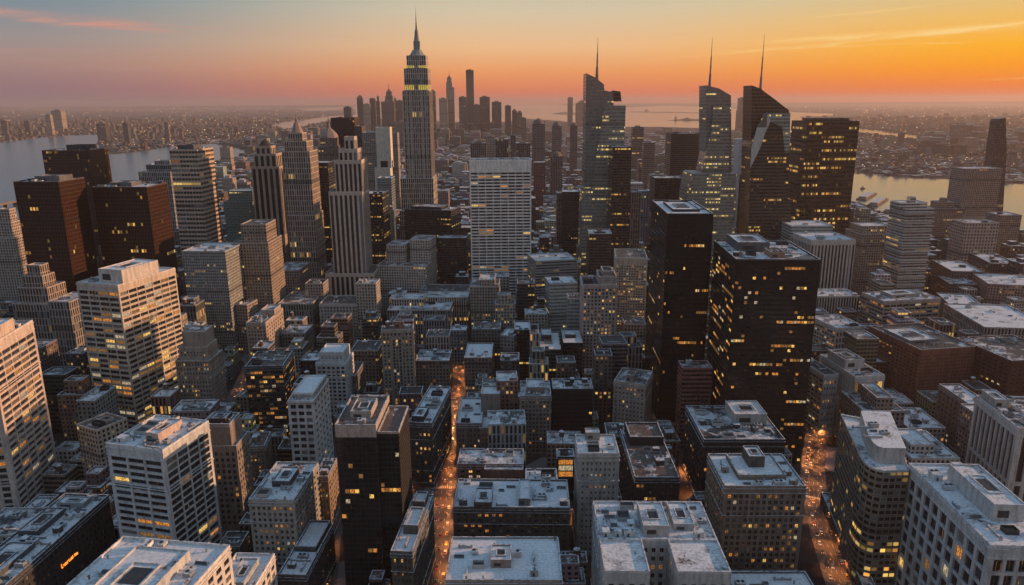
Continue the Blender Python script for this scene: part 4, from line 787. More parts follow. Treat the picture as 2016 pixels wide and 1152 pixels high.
bld('office_tower', 'black slab with a thin pale roof, left of the first glass crystal tower', (1107,379), (1140,379), (1136,373), 152, sty='curtain', col=(.03,.03,.033), lit=.03, snow=.9, D=40, roofgear=2, seed=95)
tower('office_tower', 'brown ribbed slab attached left of the black slab with the thin pale roof', 1260, [(1097,1107,382,2,34)], sty='pier', col=(0.26,0.195,0.156), lit=.03, roofgear=0)
bld('office_building', 'black block with a snow-patched roof beside a narrow slot, centre', (1012,651), (1043,651), (1041,634), 56, sty='curtain', col=(.05,.045,.045), lit=.05, snow=.8, roofgear=3, seed=96)
bld('office_building', 'grey narrow block with snow cap left of the black snow-patched block', (985,662), (1012,664), (1008,648), 52, sty='grid', col=(0.234,0.221,0.221), lit=.06, snow=.8, roofgear=2, seed=97)
bld('office_building', 'black block with a folded white roof sheet, centre right below the glass block', (1109,677), (1147,677), (1143,650), 48, sty='curtain', col=(.03,.03,.034), lit=.06, snow=.9, up=[(.15,.7,.4,.8,48,51)], roofgear=1, seed=98)
bld('office_building', 'dark block in stepped snowy roofs between the folded-roof block and the narrow slot', (1063,690), (1104,690), (1100,655), 46, sty='curtain', col=(.07,.08,.085), lit=.08, snow=.72, up=[(.1,.6,.5,.9,46,52)], roofgear=3, seed=99)
bld('apartment_building', 'low brown block with a broad snow roof beside the far end of the avenue', (914,706), (968,706), (965,677), 40, sty='grid', col=(0.221,0.156,0.137), lit=.10, snow=.80, roofgear=6, seed=100)
bld('apartment_building', 'narrow dark block with lit windows between the brown snowy-roofed blocks, centre', (985,712), (1022,712), (1019,696), 44, sty='grid', col=(.10,.08,.07), lit=.13, snow=.5, roofgear=3, seed=101)
bld('office_tower', 'dark brown narrow tower with lit spots, between wide black block and the light brown one', (1172,702), (1206,702), (1203,688), 68, sty='grid', col=(.11,.09,.08), lit=.16, snow=.4, roofgear=3, seed=102)
bld('office_building', 'small block with an orange blank end wall and lit windows, right of white stepped tower', (690,692), (744,692), (742,672), 40, sty='grid', col=(0.286,0.221,0.169), lit=.22, snow=.4, roofgear=4, seed=103)
bld('office_building', 'grey block with a blue-white cooling plant roof, left of the pale grid block', (554,658), (600,658), (611,641), 42, sty='grid', col=(0.208,0.202,0.195), lit=.06, snow=.6, roofgear=6, seed=104)
bld('office_building', 'ribbed grey block with flat dark roof, left of pale grid block and behind cooling plant', (546,600), (613,600), (622,575), 52, sty='pier', col=(0.273,0.26,0.247), lit=.05, snow=.5, roofgear=5, seed=105)
bld('apartment_building', 'small pale corner block with a green dome roof, below the slender lantern tower', (540,534), (588,534), (594,517), 72, sty='grid', col=(0.312,0.273,0.247), lit=.08, snow=.4, roofgear=3, seed=106)
bld('office_building', 'grey annex at the foot of the pale grid block, facing the white stepped tower', (702,688), (741,688), (741,672), 30, sty='grid', col=(0.325,0.325,0.325), lit=.05, snow=.6, roofgear=3, seed=107)
bld('office_building', 'dim brown block closing the far end of the orange lit cross street', (818,712), (884,712), (882,690), 38, sty='grid', col=(0.221,0.182,0.156), lit=.14, snow=.45, roofgear=5, seed=108)
bld('low_building', 'grey garage with a gravel roof left of the cream slab tower with the white penthouse', (150,792), (186,792), (190,762), 60, sty='grid', col=(0.208,0.234,0.234), lit=.02, snow=.5, roofgear=2, seed=109)
bld('apartment_building', 'small tan block with even windows wedged between the two cream slab towers', (150,838), (190,850), (212,818), 55, sty='grid', col=(0.468,0.39,0.312), lit=.08, snow=.35, D=26, roofgear=4, seed=110)
bld('office_building', 'grey low block behind the black glass tower, right of the slim white grid tower', (640,742), (700,742), (705,715), 34, sty='grid', col=(0.169,0.156,0.15), lit=.08, snow=.5, roofgear=6, seed=111)

# ---------------------------------------------------------------- glass crystal towers with masts
def crystal(label, Y, quads, mast, D=48, lit=.35, cols=None):
    xs = [p[0] for q in quads for p in q['p']]; c = at_y(sum(xs)/len(xs), 300, Y); root = empty('glass_tower', (c.x, Y+D/2, 0)); tag(root, label, 'building')
    for q in quads:
        P = [at_y(x, y, Y) for x, y in q['p']]; y0 = q.get('y0', 0)-D/2; y1 = q.get('y1', D)-D/2; si = q.get('shift', 0); n = len(P); mb = MB()
        ym = max(y for x, y in q['p']); gz = 'volume' in q.get('name', 'volume') or q.get('name') == 'shaft'
        Z = [0.0 if gz and q['p'][i][1] == ym and ym > 380 else max(0, P[i].z) for i in range(n)]
        F_ = [(P[i].x-c.x, y0, Z[i]) for i in range(n)]; B_ = [(P[i].x-c.x+si, y1, Z[i]) for i in range(n)]
        cu, cv = q.get('cell', (2.0, 5.2)); uo = rnd.randrange(500); col = q.get('col', (.20,.225,.215)); lt = q.get('lit', lit)
        mb.q(F_, 0, [(uo+p[0]/cu, p[2]/cv) for p in F_], col, lt); mb.q(B_[::-1], 0, [(uo+p[0]/cu, p[2]/cv) for p in B_[::-1]], col, lt)
        for i in range(n):
            a, b, d, e = F_[i], F_[(i+1) % n], B_[(i+1) % n], B_[i]
            flat = abs(a[2]-b[2]) < abs(a[0]-b[0])*1.5
            uvs = [(uo,a[2]/cv),(uo,b[2]/cv),(uo+(y1-y0)/cu,d[2]/cv),(uo+(y1-y0)/cu,e[2]/cv)]
            mb.q([b, a, e, d], 1 if flat and a[2] > 5 else 0, [uvs[1], uvs[0], uvs[3], uvs[2]], col, lt*.6)
        mb.build(q.get('name', 'glass_volume'), [STY[q.get('sty', 'blue')], 'roof_metal'], root)
    if mast is None: FOOT.append((c.x, Y+D/2, 20, D/2, 0)); return root
    x, yb, yt = mast; b = at_y(x, yb, Y); spire(root, b.x-c.x, 0, b.z-6, PZ(yt, Y), 2.6, 'mast')
    FOOT.append((c.x, Y+D/2, 40, D/2, 0)); return root
crystal('faceted glass tower with a slanted top and mast, leftmost of the three masted towers', 1100, [
  dict(p=[(1150,470),(1150,372),(1153,300),(1155,144),(1172,152),(1190,166),(1191,178),(1209,182),(1210,470)], y0=6, y1=50, col=(0.13,0.156,0.169), lit=.10, name='rear_volume'),
  dict(p=[(1142,620),(1146,371),(1166,371),(1190,208),(1232,208),(1229,290),(1229,620)], y0=0, y1=44, lit=.52, name='front_volume'),
  dict(p=[(1205,200),(1206,182),(1209,178),(1224,180),(1226,200)], y0=12, y1=34, col=(0.208,0.104,0.078), sty='bronze', lit=.1, name='roof_plant')], (1179,150,72))
crystal('faceted glass tower on lit stepped base with a mast, middle of the three masted towers', 1150, [
  dict(p=[(1388,470),(1391,300),(1392,168),(1417,174),(1441,188),(1442,300),(1443,470)], y0=5, y1=48, col=(0.143,0.169,0.182), lit=.16, name='rear_volume'),
  dict(p=[(1376,470),(1380,345),(1402,255),(1405,207),(1437,210),(1437,470)], y0=0, y1=40, lit=.42, name='front_volume'),
  dict(p=[(1348,470),(1349,385),(1357,340),(1444,340),(1444,470)], y0=-16, y1=44, lit=.50, name='base_volume')], (1405,172,72))
crystal('dark glass tower with a curved pale facet and mast, rightmost of the three masted towers', 1120, [
  dict(p=[(1480,420),(1481,300),(1484,168),(1500,174),(1530,196),(1550,212),(1557,216),(1553,420)], y0=8, y1=50, col=(0.182,0.117,0.0975), lit=.06, sty='bronze', name='rear_volume'),
  dict(p=[(1476,520),(1478,290),(1490,250),(1503,228),(1512,222),(1556,222),(1552,392),(1559,394),(1559,520)], y0=0, y1=44, lit=.22, col=(.05,.05,.05), sty='curtain', name='front_volume'),
  dict(p=[(1477,330),(1479,290),(1490,252),(1503,230),(1512,224),(1516,240),(1506,262),(1496,292)], y0=-1.2, y1=0, lit=.0, col=(0.442,0.5,0.5), cell=(900,900), sty='blue', name='pale_facet'),
  dict(p=[(1508,236),(1512,223.5),(1555,223.5),(1554,300),(1545,300),(1540,250)], y0=-.8, y1=0, lit=.25, col=(0.26,0.338,0.338), name='upper_facet')], (1507,182,66))
tower('office_tower', 'wedge-shaped black tower cutting in front of the leftmost masted tower', 1060, [(1206,1244,291,0,42)], sty='curtain', col=(.04,.035,.035), lit=.12, roofgear=2)
tower('office_tower', 'brownish ribbed tower right of the wedge-shaped black tower, low', 1120, [(1230,1262,380,0,40)], sty='pier', col=(0.221,0.182,0.169), lit=.06, roofgear=2)
tower('office_tower', 'dark brown tower with a speckle of lights, left of the middle masted tower', 1500, [(1322,1386,264,0,55)], sty='curtain', col=(.10,.06,.05), lit=.06, roofgear=3)
tower('office_tower', 'darker low shoulder block in front of the speckled brown tower', 1300, [(1290,1350,352,0,50)], sty='curtain', col=(.05,.03,.028), lit=.04, roofgear=3)
tower('office_tower', 'pale blank slab left of the rightmost masted tower', 1400, [(1456,1478,276,0,30)], sty='grid', col=(.48,.50,.52), lit=.0, cell=(400,400), roofgear=1)
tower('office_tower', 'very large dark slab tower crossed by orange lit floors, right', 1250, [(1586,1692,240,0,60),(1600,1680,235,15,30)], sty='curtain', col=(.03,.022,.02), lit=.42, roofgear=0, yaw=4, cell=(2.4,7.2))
tower('office_tower', 'white pier-fronted tower with a swooping blue roof, right of the rightmost masted tower', 980, [(1594,1684,474,0,60)], sty='pier', col=(.46,.43,.41), lit=0, cell=(4.6,300), snow=.6, roofgear=7, yaw=3)
tower('office_building', 'blue-grey curved wing behind the white pier-fronted tower', 1080, [(1558,1640,446,0,50)], sty='blue', col=(0.39,0.468,0.5), lit=.03, snow=.9, roofgear=3)
tower('office_building', 'pale ribbed block below the white pier-fronted tower, beside the black lit tower', 900, [(1608,1693,585,0,40)], sty='pier', col=(0.494,0.429,0.377), lit=.0, roofgear=5, cell=(3.4,30))
tower('apartment_tower', 'brown stone tower with a slanted pale roof, between the pier-fronted tower and the balconied one', 1080, [(1694,1770,462,0,50),(1700,1760,448,8,34)], sty='grid', col=(0.351,0.273,0.234), lit=.09, roofgear=3, yaw=3)
def balc(root, bx):
    b = bx[0]; mb = MB(); n = 26
    for k in range(2, n):
        z = b[5]*k/n; e = 1.6
        mb.box(b[0]-e, b[1]+e, b[2]-e, b[2]+(b[3]-b[2])*.8, z, z+.9, 0, 0, (.42,.42,.42), bottom=True)
    mb.build('balcony_bands', ['masonry_wall'], root)
tower('apartment_tower', 'white balconied tower with curved bands and a stepped crown, by the river at right', 1000, [(1782,1838,412,0,40),(1776,1832,402,8,24),(1800,1812,392,12,8)], sty='band', col=(0.494,0.468,0.455), lit=.09, roofgear=1, yaw=4, extra=balc)
tower('art_deco_tower', 'massive brown stepped tower rising beside the river, right', 1450, [(1870,1990,520,0,60),(1893,1984,430,6,52),(1905,1982,334,12,44)], sty='grid', col=(0.325,0.234,0.195), lit=.04, roofgear=2, yaw=3)
crystal('very thin tapering dark tower standing above the massive brown tower at right', 1600, [dict(p=[(1948,400),(1951,330),(1957,280),(1963,240),(1966,234),(1980,232),(1982,300),(1983,400)], y0=0, y1=24, col=(.14,.085,.065), lit=.02, sty='pier', name='shaft')], None, D=24)
tower('apartment_tower', 'brown pinnacled tower left of the massive brown tower', 1450, [(1838,1900,412,0,40),(1850,1885,400,6,26),(1862,1872,393,10,12)], sty='grid', col=(0.26,0.182,0.156), lit=.05, roofgear=1)
tower('apartment_tower', 'pale grid slab standing against the massive brown tower', 1200, [(1902,1968,440,0,40)], sty='grid', col=(0.429,0.338,0.299), lit=.05, roofgear=2, cell=(5,5.5))
tower('apartment_tower', 'plain brown slab right of the pale grid slab, near the right edge', 1250, [(1970,2012,425,0,40)], sty='grid', col=(0.26,0.195,0.169), lit=.06, roofgear=2)
for i, (FL, FR, B, z, lab, c_) in enumerate([
  ((1874,535),(1938,537),(1900,515),60,'brown block with a peaked snowy roof below the pale grid slab at right',(.14,.10,.09)),
  ((1950,520),(2005,522),(1970,500),62,'dark red flat block with a snow edge near the right edge below the brown slab',(.12,.07,.06)),
  ((1945,560),(2060,566),(1960,540),58,'pink sunlit flat roof block at the right edge',(.30,.20,.18)),
  ((1868,600),(1935,604),(1850,578),52,'grey roofed block with a bent snow canopy right of the glass-banded block',(.16,.13,.12)),
  ((1938,646),(2080,650),(1905,600),60,'white-finned block with scattered snow on its roof, right edge middle',(.30,.27,.25)),
  ((1925,622),(1990,625),(1905,598),40,'small snow roofed block behind the white-finned block',(.18,.15,.14)),
  ((1870,560),(1925,562),(1858,545),50,'brown block with a line of snow along its parapet left of the pink sunlit roof',(.13,.09,.08)),
  ((1725,715),(1762,715),(1742,692),36,'narrow brick block with snowy strip roof at left foot of the large red brick block',(.19,.10,.075))]):
    bld('office_building', lab, FL, FR, B, z, sty='pier' if 'finned' in lab else 'grid', col=c_, lit=.05, snow=.6, roofgear=6, seed=130+i)

for i, (FL, FR, B, z, st, c_, lab) in enumerate([
  ((1043,658),(1061,658),(1060,640),60,'pier',(.36,.36,.36),'pale ribbed slim slab between the black slot block and the dark stepped block, centre'),
  ((838,664),(884,664),(882,650),50,'pier',(.38,.33,.29),'tan pier-fronted block in front of the long pale masonry block, centre left'),
  ((440,600),(486,602),(492,585),62,'grid',(.30,.26,.23),'tan block between the grey-blue lattice tower and the orange-sided stone tower'),
  ((600,560),(636,560),(640,546),70,'grid',(.33,.29,.26),'pale stone block beside the foot of the tower with dark slots, left'),
  ((700,560),(740,560),(742,548),80,'grid',(.38,.34,.31),'stone wing at the right foot of the tower with dark slots'),
  ((860,470),(918,470),(916,460),96,'curtain',(.04,.04,.045),'dark glass block left of the white strip-window slab with yellow lit floors'),
  ((1118,590),(1146,590),(1144,575),78,'blue',(.3,.33,.33),'slim pale glass slab just left of the pinkish crested tower'),
  ((930,650),(985,650),(982,636),50,'grid',(.15,.13,.12),'dark stone block at the foot of the brown stepped tower, centre'),
  ((1018,560),(1052,560),(1050,548),76,'curtain',(.06,.06,.065),'dark slab peeping between the white strip-window slab and the teal-roofed block'),
  ((760,690),(760+48,690),(806,676),46,'grid',(.30,.26,.22),'tan block hidden behind the tall brown tower, centre left'),
  ((1230,640),(1272,640),(1268,625),50,'grid',(.30,.26,.22),'tan block in front of the tan lit tower, by the black monolith'),
  ((530,760),(566,760),(572,742),46,'grid',(.20,.17,.15),'brown block between the dark glass block and the slim white grid tower'),
  ((700,800),(742,800),(745,780),30,'grid',(.22,.20,.18),'low block behind the parapet of the black glass tower')]):
    bld('city_tower', lab, FL, FR, B, z, sty=st, col=c_, lit=.12, snow=.45, roofgear=4, seed=300+i, D=(26 if z > 60 else None))
# ---------------------------------------------------------------- the far skyline
far = [ # x left, x right, y top, distance, top shape, label
 (676,691,211,4300,0,'lone hazy block left of the downtown skyline'), (702,713,192,5600,2,'hazy tower with a rounded tip, leftmost of the downtown skyline'),
 (715,727,205,5400,0,'squat hazy tower with a sunlit gold side at the left of the downtown skyline'), (727,738,194,5700,0,'flat topped hazy tower second from the left downtown'), (740,747,190,5700,1,'thin pointed hazy tower beside the flat topped one downtown'),
 (750,775,200,5500,0,'broad hazy block under the stepped spire downtown'), (758,772,180,5600,1,'stepped hazy tower with a small spire left of the spired skyscraper'), (774,781,194,5600,1,'narrow hazy tower hard left of the spired skyscraper'), (780,792,198,5300,0,'hazy block half hidden behind the left side of the spired skyscraper'),
 (841,850,190,5500,0,'hazy tower hard right of the spired skyscraper'), (846,857,181,5600,2,'curved-top hazy tower right of the spired skyscraper'), (864,880,194,5400,0,'hazy block left of the thin pale supertall downtown'),
 (878,890,153,5700,1,'thin pale supertall with a small mast downtown'), (884,894,172,5500,0,'sunlit gold slab leaning on the thin pale supertall'), (903,918,191,5400,0,'hazy block left of the tallest downtown tower'),
 (917,932,138,5600,0,'tallest downtown tower with a dark cap and glinting sides'), (932,944,206,5300,0,'low hazy block at the foot of the tallest downtown tower'), (944,964,191,5400,0,'wide flat topped hazy tower right of the tallest downtown tower'),
 (968,987,201,5300,0,'hazy tower with a sloping shoulder second right of the tallest one'), (994,1006,208,5200,0,'short hazy tower toward the right end of the skyline'), (1008,1018,219,5000,2,'rounded hazy block near the water at the right end of downtown'), (1018,1028,222,4900,2,'second rounded hazy block near the water'), (1026,1036,232,4700,0,'last low hazy block before the harbour'),
 (1048,1073,244,2700,2,'hazy round-shouldered apartment tower right of the white slab'), (1087,1106,248,2500,2,'dark ribbed tower with a domed cap, upper right of the white slab'), (1084,1108,308,2000,2,'arched brown tower below the domed ribbed one'), (1123,1137,247,2600,2,'slim hazy tower with a rounded cap left of the leftmost masted tower'),
 (1246,1268,250,2700,0,'hazy slab tower right of the leftmost masted tower'), (1268,1290,281,2200,0,'hazy brown block below and right of that slab'), (926,957,282,1900,0,'dark finned block standing behind the roof of the white slab, left'), (957,974,269,2000,0,'slim sunlit block behind the roof of the white slab'), (975,1001,274,2000,0,'grey finned block behind the roof of the white slab, middle'), (1005,1015,266,1900,0,'narrow dark red slab behind the roof of the white slab'), (1016,1044,282,1950,0,'low wide block behind the right end of the roof of the white slab'),
 (100,119,218,8200,0,'sunlit twin-slab tower on the far left shore'), (88,98,226,7400,0,'smaller block left of the sunlit twin slab across the river'), (0,12,238,7300,0,'pinkish block at the left edge across the river'), (46,56,238,7400,0,'pink lit block on the left shore'), (240,250,241,5600,0,'narrow orange-lit tower on the peninsula across the river'), (188,206,243,6000,0,'dark pair of blocks on the peninsula left of the orange-lit tower'), (322,330,241,6000,0,'thin dark tower far behind the strip tower'), (432,452,290,3400,0,'hazy block just right of the sunlit strip tower'),
 (1118,1128,192,9500,0,'tapering hazy tower on the far shore across the harbour'), (1134,1146,203,9300,0,'hazy block right of the tapering tower across the harbour'), (1140,1153,199,9400,0,'taller hazy block beside the leftmost masted tower across the harbour'), (1456,1470,193,7500,0,'hazy tower on the shore between the middle and rightmost masted towers'), (1455,1478,217,7000,0,'hazy base block under the shore tower between the masted towers'),
 (1746,1770,300,4200,0,'dark ribbed block on the far riverbank'), (1700,1722,282,4400,0,'pale hazy slab on the far riverbank, left'), (1820,1850,278,4100,0,'hazy dark tower pair on the far riverbank, middle'), (1850,1872,283,4000,0,'brown hazy tower on the far riverbank'), (1885,1915,246,5200,0,'tall hazy tower high on the far riverbank'), (1880,1905,286,4000,0,'hazy brown block on the far riverbank nearest the needle tower')]
for i, (xa, xb, yt, Y, sh, lab) in enumerate(far):
    def ex(root, bx, sh=sh):
        t = bx[-1]; xc, yc = (t[0]+t[1])/2, (t[2]+t[3])/2; r = (t[1]-t[0])/2; mb = MB(); h = r*1.2
        if sh == 1: mb.cyl(xc, yc, t[5], t[5]+r*.8, r*.7, r*.45, 8, 0, col=(.2,.17,.16)); mb.cyl(xc, yc, t[5]+r*.8, t[5]+r*3.2, r*.13, .3, 6, 0, col=(.2,.17,.16))
        elif sh == 2: mb.cyl(xc, yc, t[5], t[5]+r*.5, r*.95, r*.7, 10, 0, col=(.17,.13,.12)); mb.cyl(xc, yc, t[5]+r*.5, t[5]+r*.85, r*.7, r*.1, 10, 0, col=(.17,.13,.12))
        else: mb.box(xc-r*.5, xc+r*.4, yc-r*.4, yc+r*.4, t[5], t[5]+max(3, r*.22), 0, 0, (.2,.17,.16))
        mb.build('rooftop_crown', ['masonry_wall'], root)
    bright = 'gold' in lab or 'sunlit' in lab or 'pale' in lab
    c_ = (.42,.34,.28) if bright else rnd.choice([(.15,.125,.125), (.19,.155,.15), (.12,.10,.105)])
    wpx = (xb-xa)/1453*Y
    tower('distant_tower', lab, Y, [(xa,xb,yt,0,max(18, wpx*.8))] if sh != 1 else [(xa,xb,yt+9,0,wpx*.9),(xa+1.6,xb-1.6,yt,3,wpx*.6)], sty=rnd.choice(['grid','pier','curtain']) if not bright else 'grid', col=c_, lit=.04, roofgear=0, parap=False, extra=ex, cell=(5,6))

# ---------------------------------------------------------------- ordinary blocks between the named ones
def seg_dist(p, a, b):
    ab = b-a; t = max(0, min(1, (p-a).dot(ab)/ab.dot(ab))); return (p-a-ab*t).length
ROADS = [(AVE, 17), (RAVE, 17), (LST, 10), (LST2, 10), (LST3, 11)]
def free(x, y, hw, hd, pad=5):
    for (fx, fy, w_, d_, a) in FOOT:
        ca, sa = math.cos(a), math.sin(a); dx, dy = x-fx, y-fy; u, v = dx*ca+dy*sa, -dx*sa+dy*ca
        if abs(u) < w_+hw+pad and abs(v) < d_+hd+pad: return False
    p = Vector((x, y, 0))
    for P, wd in ROADS:
        for i in range(len(P)-1):
            if seg_dist(p, Vector((P[i].x,P[i].y,0)), Vector((P[i+1].x,P[i+1].y,0))) < wd+min(hw, hd)+max(hw, hd)*.35: return False
    return True
def proj(x, y, z):
    d = CM.transposed() @ Vector((x, y, z-CAMH)); return 1008+F*d.x/-d.z, 576-F*d.y/-d.z
def poly_in(px, py, P):
    r = False; j = len(P)-1
    for i in range(len(P)):
        if (P[i][1] > py) != (P[j][1] > py) and px < (P[j][0]-P[i][0])*(py-P[i][1])/(P[j][1]-P[i][1])+P[i][0]: r = not r
        j = i
    return r
WAT = []
for o in S.objects:
    if o.name.startswith(('river_water','harbor','strait','broad')): WAT.append([proj(v.co.x, v.co.y, 0) for v in o.data.vertices])
def dry(x, y):
    if y < 700: return True
    p = proj(x, y, 0); return not any(poly_in(p[0], p[1], W) for W in WAT)
rg = random.Random(77); n_ind = 0; rest = []
PAL = [(.28,.23,.19), (.20,.16,.145), (.36,.32,.28), (.15,.145,.145), (.33,.32,.31), (.21,.12,.095), (.06,.06,.065), (.44,.41,.37), (.14,.11,.095)]
PN = ['tan', 'dark brown', 'pale stone', 'charcoal', 'grey', 'red brick', 'black', 'cream', 'umber']
cand = []
y = 250.0
while y < 6400:
    sp = 46 if y < 560 else (38 if y < 1500 else 44+(y-1500)*.012)
    xr = y*.80+120; x = -xr
    while x < xr:
        hw, hd = rg.uniform(.26,.44)*sp, rg.uniform(.28,.42)*sp
        jx, jy = x+rg.uniform(-4,4), y+rg.uniform(-3,3)
        near_cap = 26 if y < 540 else (76 if y < 1500 else (60 if y < 2600 else 46))
        h = near_cap*rg.uniform(.45,1.0)
        if y > 1300 and rg.random() < .13: h *= rg.uniform(1.6, 2.4)
        if y > 4700 and -1500 < jx < 250: h *= rg.uniform(1.0, 3.2)
        cand.append((jx, jy, hw*(.8 if 540 < y < 1400 else 1), hd*(.85 if 540 < y < 1400 else 1), h)); x += sp*rg.uniform(.95,1.25)
    y += sp*1.12
y = 300.0
while y < 1000:       # small infill in the leftover gaps
    x = -y*.85
    while x < y*.85:
        cand.append((x+rg.uniform(-3,3), y, rg.uniform(6,10), rg.uniform(6,10), rg.uniform(9,24))); x += 23
    y += 23
HERO = []
for (fx, fy, w_, d_, a, zt) in TOPS:
    p0 = proj(fx-w_, fy-d_, 0); t0 = proj(fx-w_, fy-d_, zt); t1 = proj(fx+w_, fy-d_, zt); b1 = proj(fx+w_, fy-d_, 0)
    HERO.append((fy-d_, zt, min(t0[0], p0[0]), max(t1[0], b1[0]), t0[1], p0[1]))
def limit(x, y, hw, hd, h):
    # a filler never hides the upper part of a named building, nor open water
    while h > 9:
        a, t = proj(x-hw, y-hd, h); b, _ = proj(x+hw, y-hd, h); _, t = proj(x, y+hd, h); ok = True
        for (hy, hz, x0, x1, yt, yb) in HERO:
            if hy > y+hd*.5 and min(b, x1)-max(a, x0) > .3*min(b-a, x1-x0) and t < yt+(min(yb, 1152)-yt)*(.66 if hy < 700 else (.24 if hz < 80 else .45)): ok = False; break
        if ok and any(poly_in(q, t+e_, W) for W in WAT for q in (a, b, (a+b)/2) for e_ in (0, 8, 20, 35, 55, 80)): ok = False
        if ok: return h
        h -= 4
    return h
for (x, y, hw, hd, h) in cand:
    if free(x, y, hw, hd, 2.5): h = limit(x, y, hw, hd, h)
    px, py = proj(x, y, h)
    if not (-60 < px < 2080 and py < 1230): continue
    if not free(x, y, hw, hd, 2.5 if hw <= 10 else 5) or not dry(x, y) or not all(dry(x+a*hw*1.3, y+b*hd*1.3) for a in (-1,1) for b in (-1,1)): continue
    # a river beyond is seen over low blocks
    if y < 1000: FOOT.append((x, y, hw, hd, 0))
    rest.append((x, y, hw, hd, h))
rest.sort(key=lambda c: c[1])
def zone(px, py, y):
    side = 'far left' if px < 330 else 'left' if px < 640 else 'centre left' if px < 900 else 'centre' if px < 1150 else 'centre right' if px < 1450 else 'right' if px < 1750 else 'far right'
    dep = 'nearest streets' if y < 650 else 'foreground blocks' if y < 950 else 'middle blocks' if y < 1300 else 'further blocks' if y < 1700 else 'hazy blocks before the downtown skyline'
    return side, dep
seen_lab = {}
ind = rest[:300]; masses = rest[300:]
for (x, y, hw, hd, h) in ind:
    k = rg.randrange(len(PAL)); col = tuple(c*rg.uniform(.85,1.15) for c in PAL[k]); px, py = proj(x, y, h); sd_, dp = zone(px, py, y)
    sty = rg.choice(['grid','grid','grid','pier','band','curtain']) if k not in (3,6) else rg.choice(['curtain','grid'])
    bx = [(-hw,hw,-hd,hd,0,h)]
    stepped = rg.random() < .4
    if stepped: bx.append((-hw*.7,hw*.6,-hd*.4,hd*.8,h,h+rg.uniform(4,11)))
    size = 'tall' if h > 42 else 'mid-rise' if h > 24 else 'low'
    fac = {'grid':'punched windows','pier':'vertical piers','band':'strip windows','curtain':'dark glass'}[sty]
    lab = f"{size} {PN[k]} block with {fac} and a {'stepped ' if stepped else ''}snow-dusted roof, {dp}, {sd_}"
    make('city_building', lab, (x,y,0), R(rg.choice([0,0,-2,2])), bx, sty=sty, col=col, lit=rg.choice([.04,.08,.12,.22]), snow=(rg.uniform(.42,.68) if y < 620 else rg.uniform(.34,.56)), roofgear=(5 if y < 560 else 2), tank=rg.random() < .35 and y < 900, parap=True, group='ordinary city blocks, '+lab, seed=rg.randrange(10**6))

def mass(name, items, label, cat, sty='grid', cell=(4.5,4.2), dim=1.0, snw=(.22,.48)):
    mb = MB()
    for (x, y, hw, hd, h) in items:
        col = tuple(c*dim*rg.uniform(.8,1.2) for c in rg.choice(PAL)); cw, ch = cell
        z0 = 0
        for k, (o, d, ln) in enumerate(side_faces((x-hw,x+hw,y-hd,y+hd))):
            if k == 2: continue
            nu = max(1, round(ln/cw)); uo = rg.randrange(900); v1 = math.ceil(h/ch)-.05
            mb.q([(o[0],o[1],0), (o[0]+d[0]*ln,o[1]+d[1]*ln,0), (o[0]+d[0]*ln,o[1]+d[1]*ln,h), (o[0],o[1],h)], 0, [(uo,v1-h/ch),(uo+nu,v1-h/ch),(uo+nu,v1),(uo,v1)], col, rg.choice([.03,.06,.10,.2]))
        o = (x+hw, y+hd); mb.q([(x+hw,y+hd,0),(x-hw,y+hd,0),(x-hw,y+hd,h),(x+hw,y+hd,h)], 0, col=col)
        mb.q([(x-hw,y-hd,h),(x+hw,y-hd,h),(x+hw,y+hd,h),(x-hw,y+hd,h)], 1, snow=rg.uniform(*snw))
        if hw > 9 and rg.random() < .6:
            a, b = x-hw*rg.uniform(.1,.7), x+hw*rg.uniform(.1,.7); c_, d_ = y-hd*.4, y+hd*.5; hh = h+rg.uniform(3,8); mb.box(a, b, c_, d_, h, hh, 2, 1, col, snow=.5)
    o = mb.build(name, [STY[sty], 'snowy_roof', 'masonry_wall']); tag(o, label, cat, kind='stuff'); return o
mass('distant_city_blocks', masses, 'dense hazy mass of brown and grey city blocks filling the flats before the downtown skyline', 'city blocks')
# boroughs across the rivers
def sprawl(name, label, test, y0, y1, sp0, hmax, seed, xw=(-.8,.8)):
    r2 = random.Random(seed); it = []; y = y0
    while y < y1:
        sp = sp0*(.7+.3*y/y0); x = y*xw[0]
        while x < y*xw[1]:
            px, py = proj(x, y, 0)
            if test(px, py) and dry(x, y) and dry(x, y-sp) :
                h = hmax*r2.uniform(.15,.5)
                if r2.random() < .05: h *= r2.uniform(2, 4.5)
                it.append((x+r2.uniform(-5,5), y+r2.uniform(-5,5), sp*r2.uniform(.2,.42), sp*r2.uniform(.2,.4), h))
            x += sp*r2.uniform(.8,1.6)
        y += sp*1.3
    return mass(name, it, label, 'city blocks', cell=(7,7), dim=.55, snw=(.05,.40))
shore = lambda px: 300 if px < 700 else 0
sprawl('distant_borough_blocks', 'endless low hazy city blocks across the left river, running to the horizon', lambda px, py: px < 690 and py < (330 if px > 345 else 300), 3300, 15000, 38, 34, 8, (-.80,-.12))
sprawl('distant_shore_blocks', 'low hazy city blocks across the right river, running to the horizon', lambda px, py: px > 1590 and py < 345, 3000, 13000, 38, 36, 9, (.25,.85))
# small lights twinkling far off
def twinkles():
    r2 = random.Random(4); mb = MB(); n = 0
    while n < 1600:
        px = r2.uniform(0, 2016); py = 212+130*r2.random()**1.6
        if 640 < px < 1560 and py < 262: continue
        p = at_z(px, py, 0)
        if not dry(p.x, p.y): continue
        s = p.y/1453*r2.uniform(.28,.6); z = r2.uniform(12,34); mb.box(p.x-s, p.x+s, p.y-s, p.y+s, z, z+s*1.3, r2.choice((0,0,1)), bottom=True); n += 1
    o = mb.build('distant_city_lights', ['far_light', 'far_light_white']); tag(o, 'tiny amber lights scattered over the hazy far city', 'lights', kind='stuff')
emit('far_light', (1,.48,.15), 3.2); emit('far_light_white', (1,.8,.6), 3.0)
twinkles()
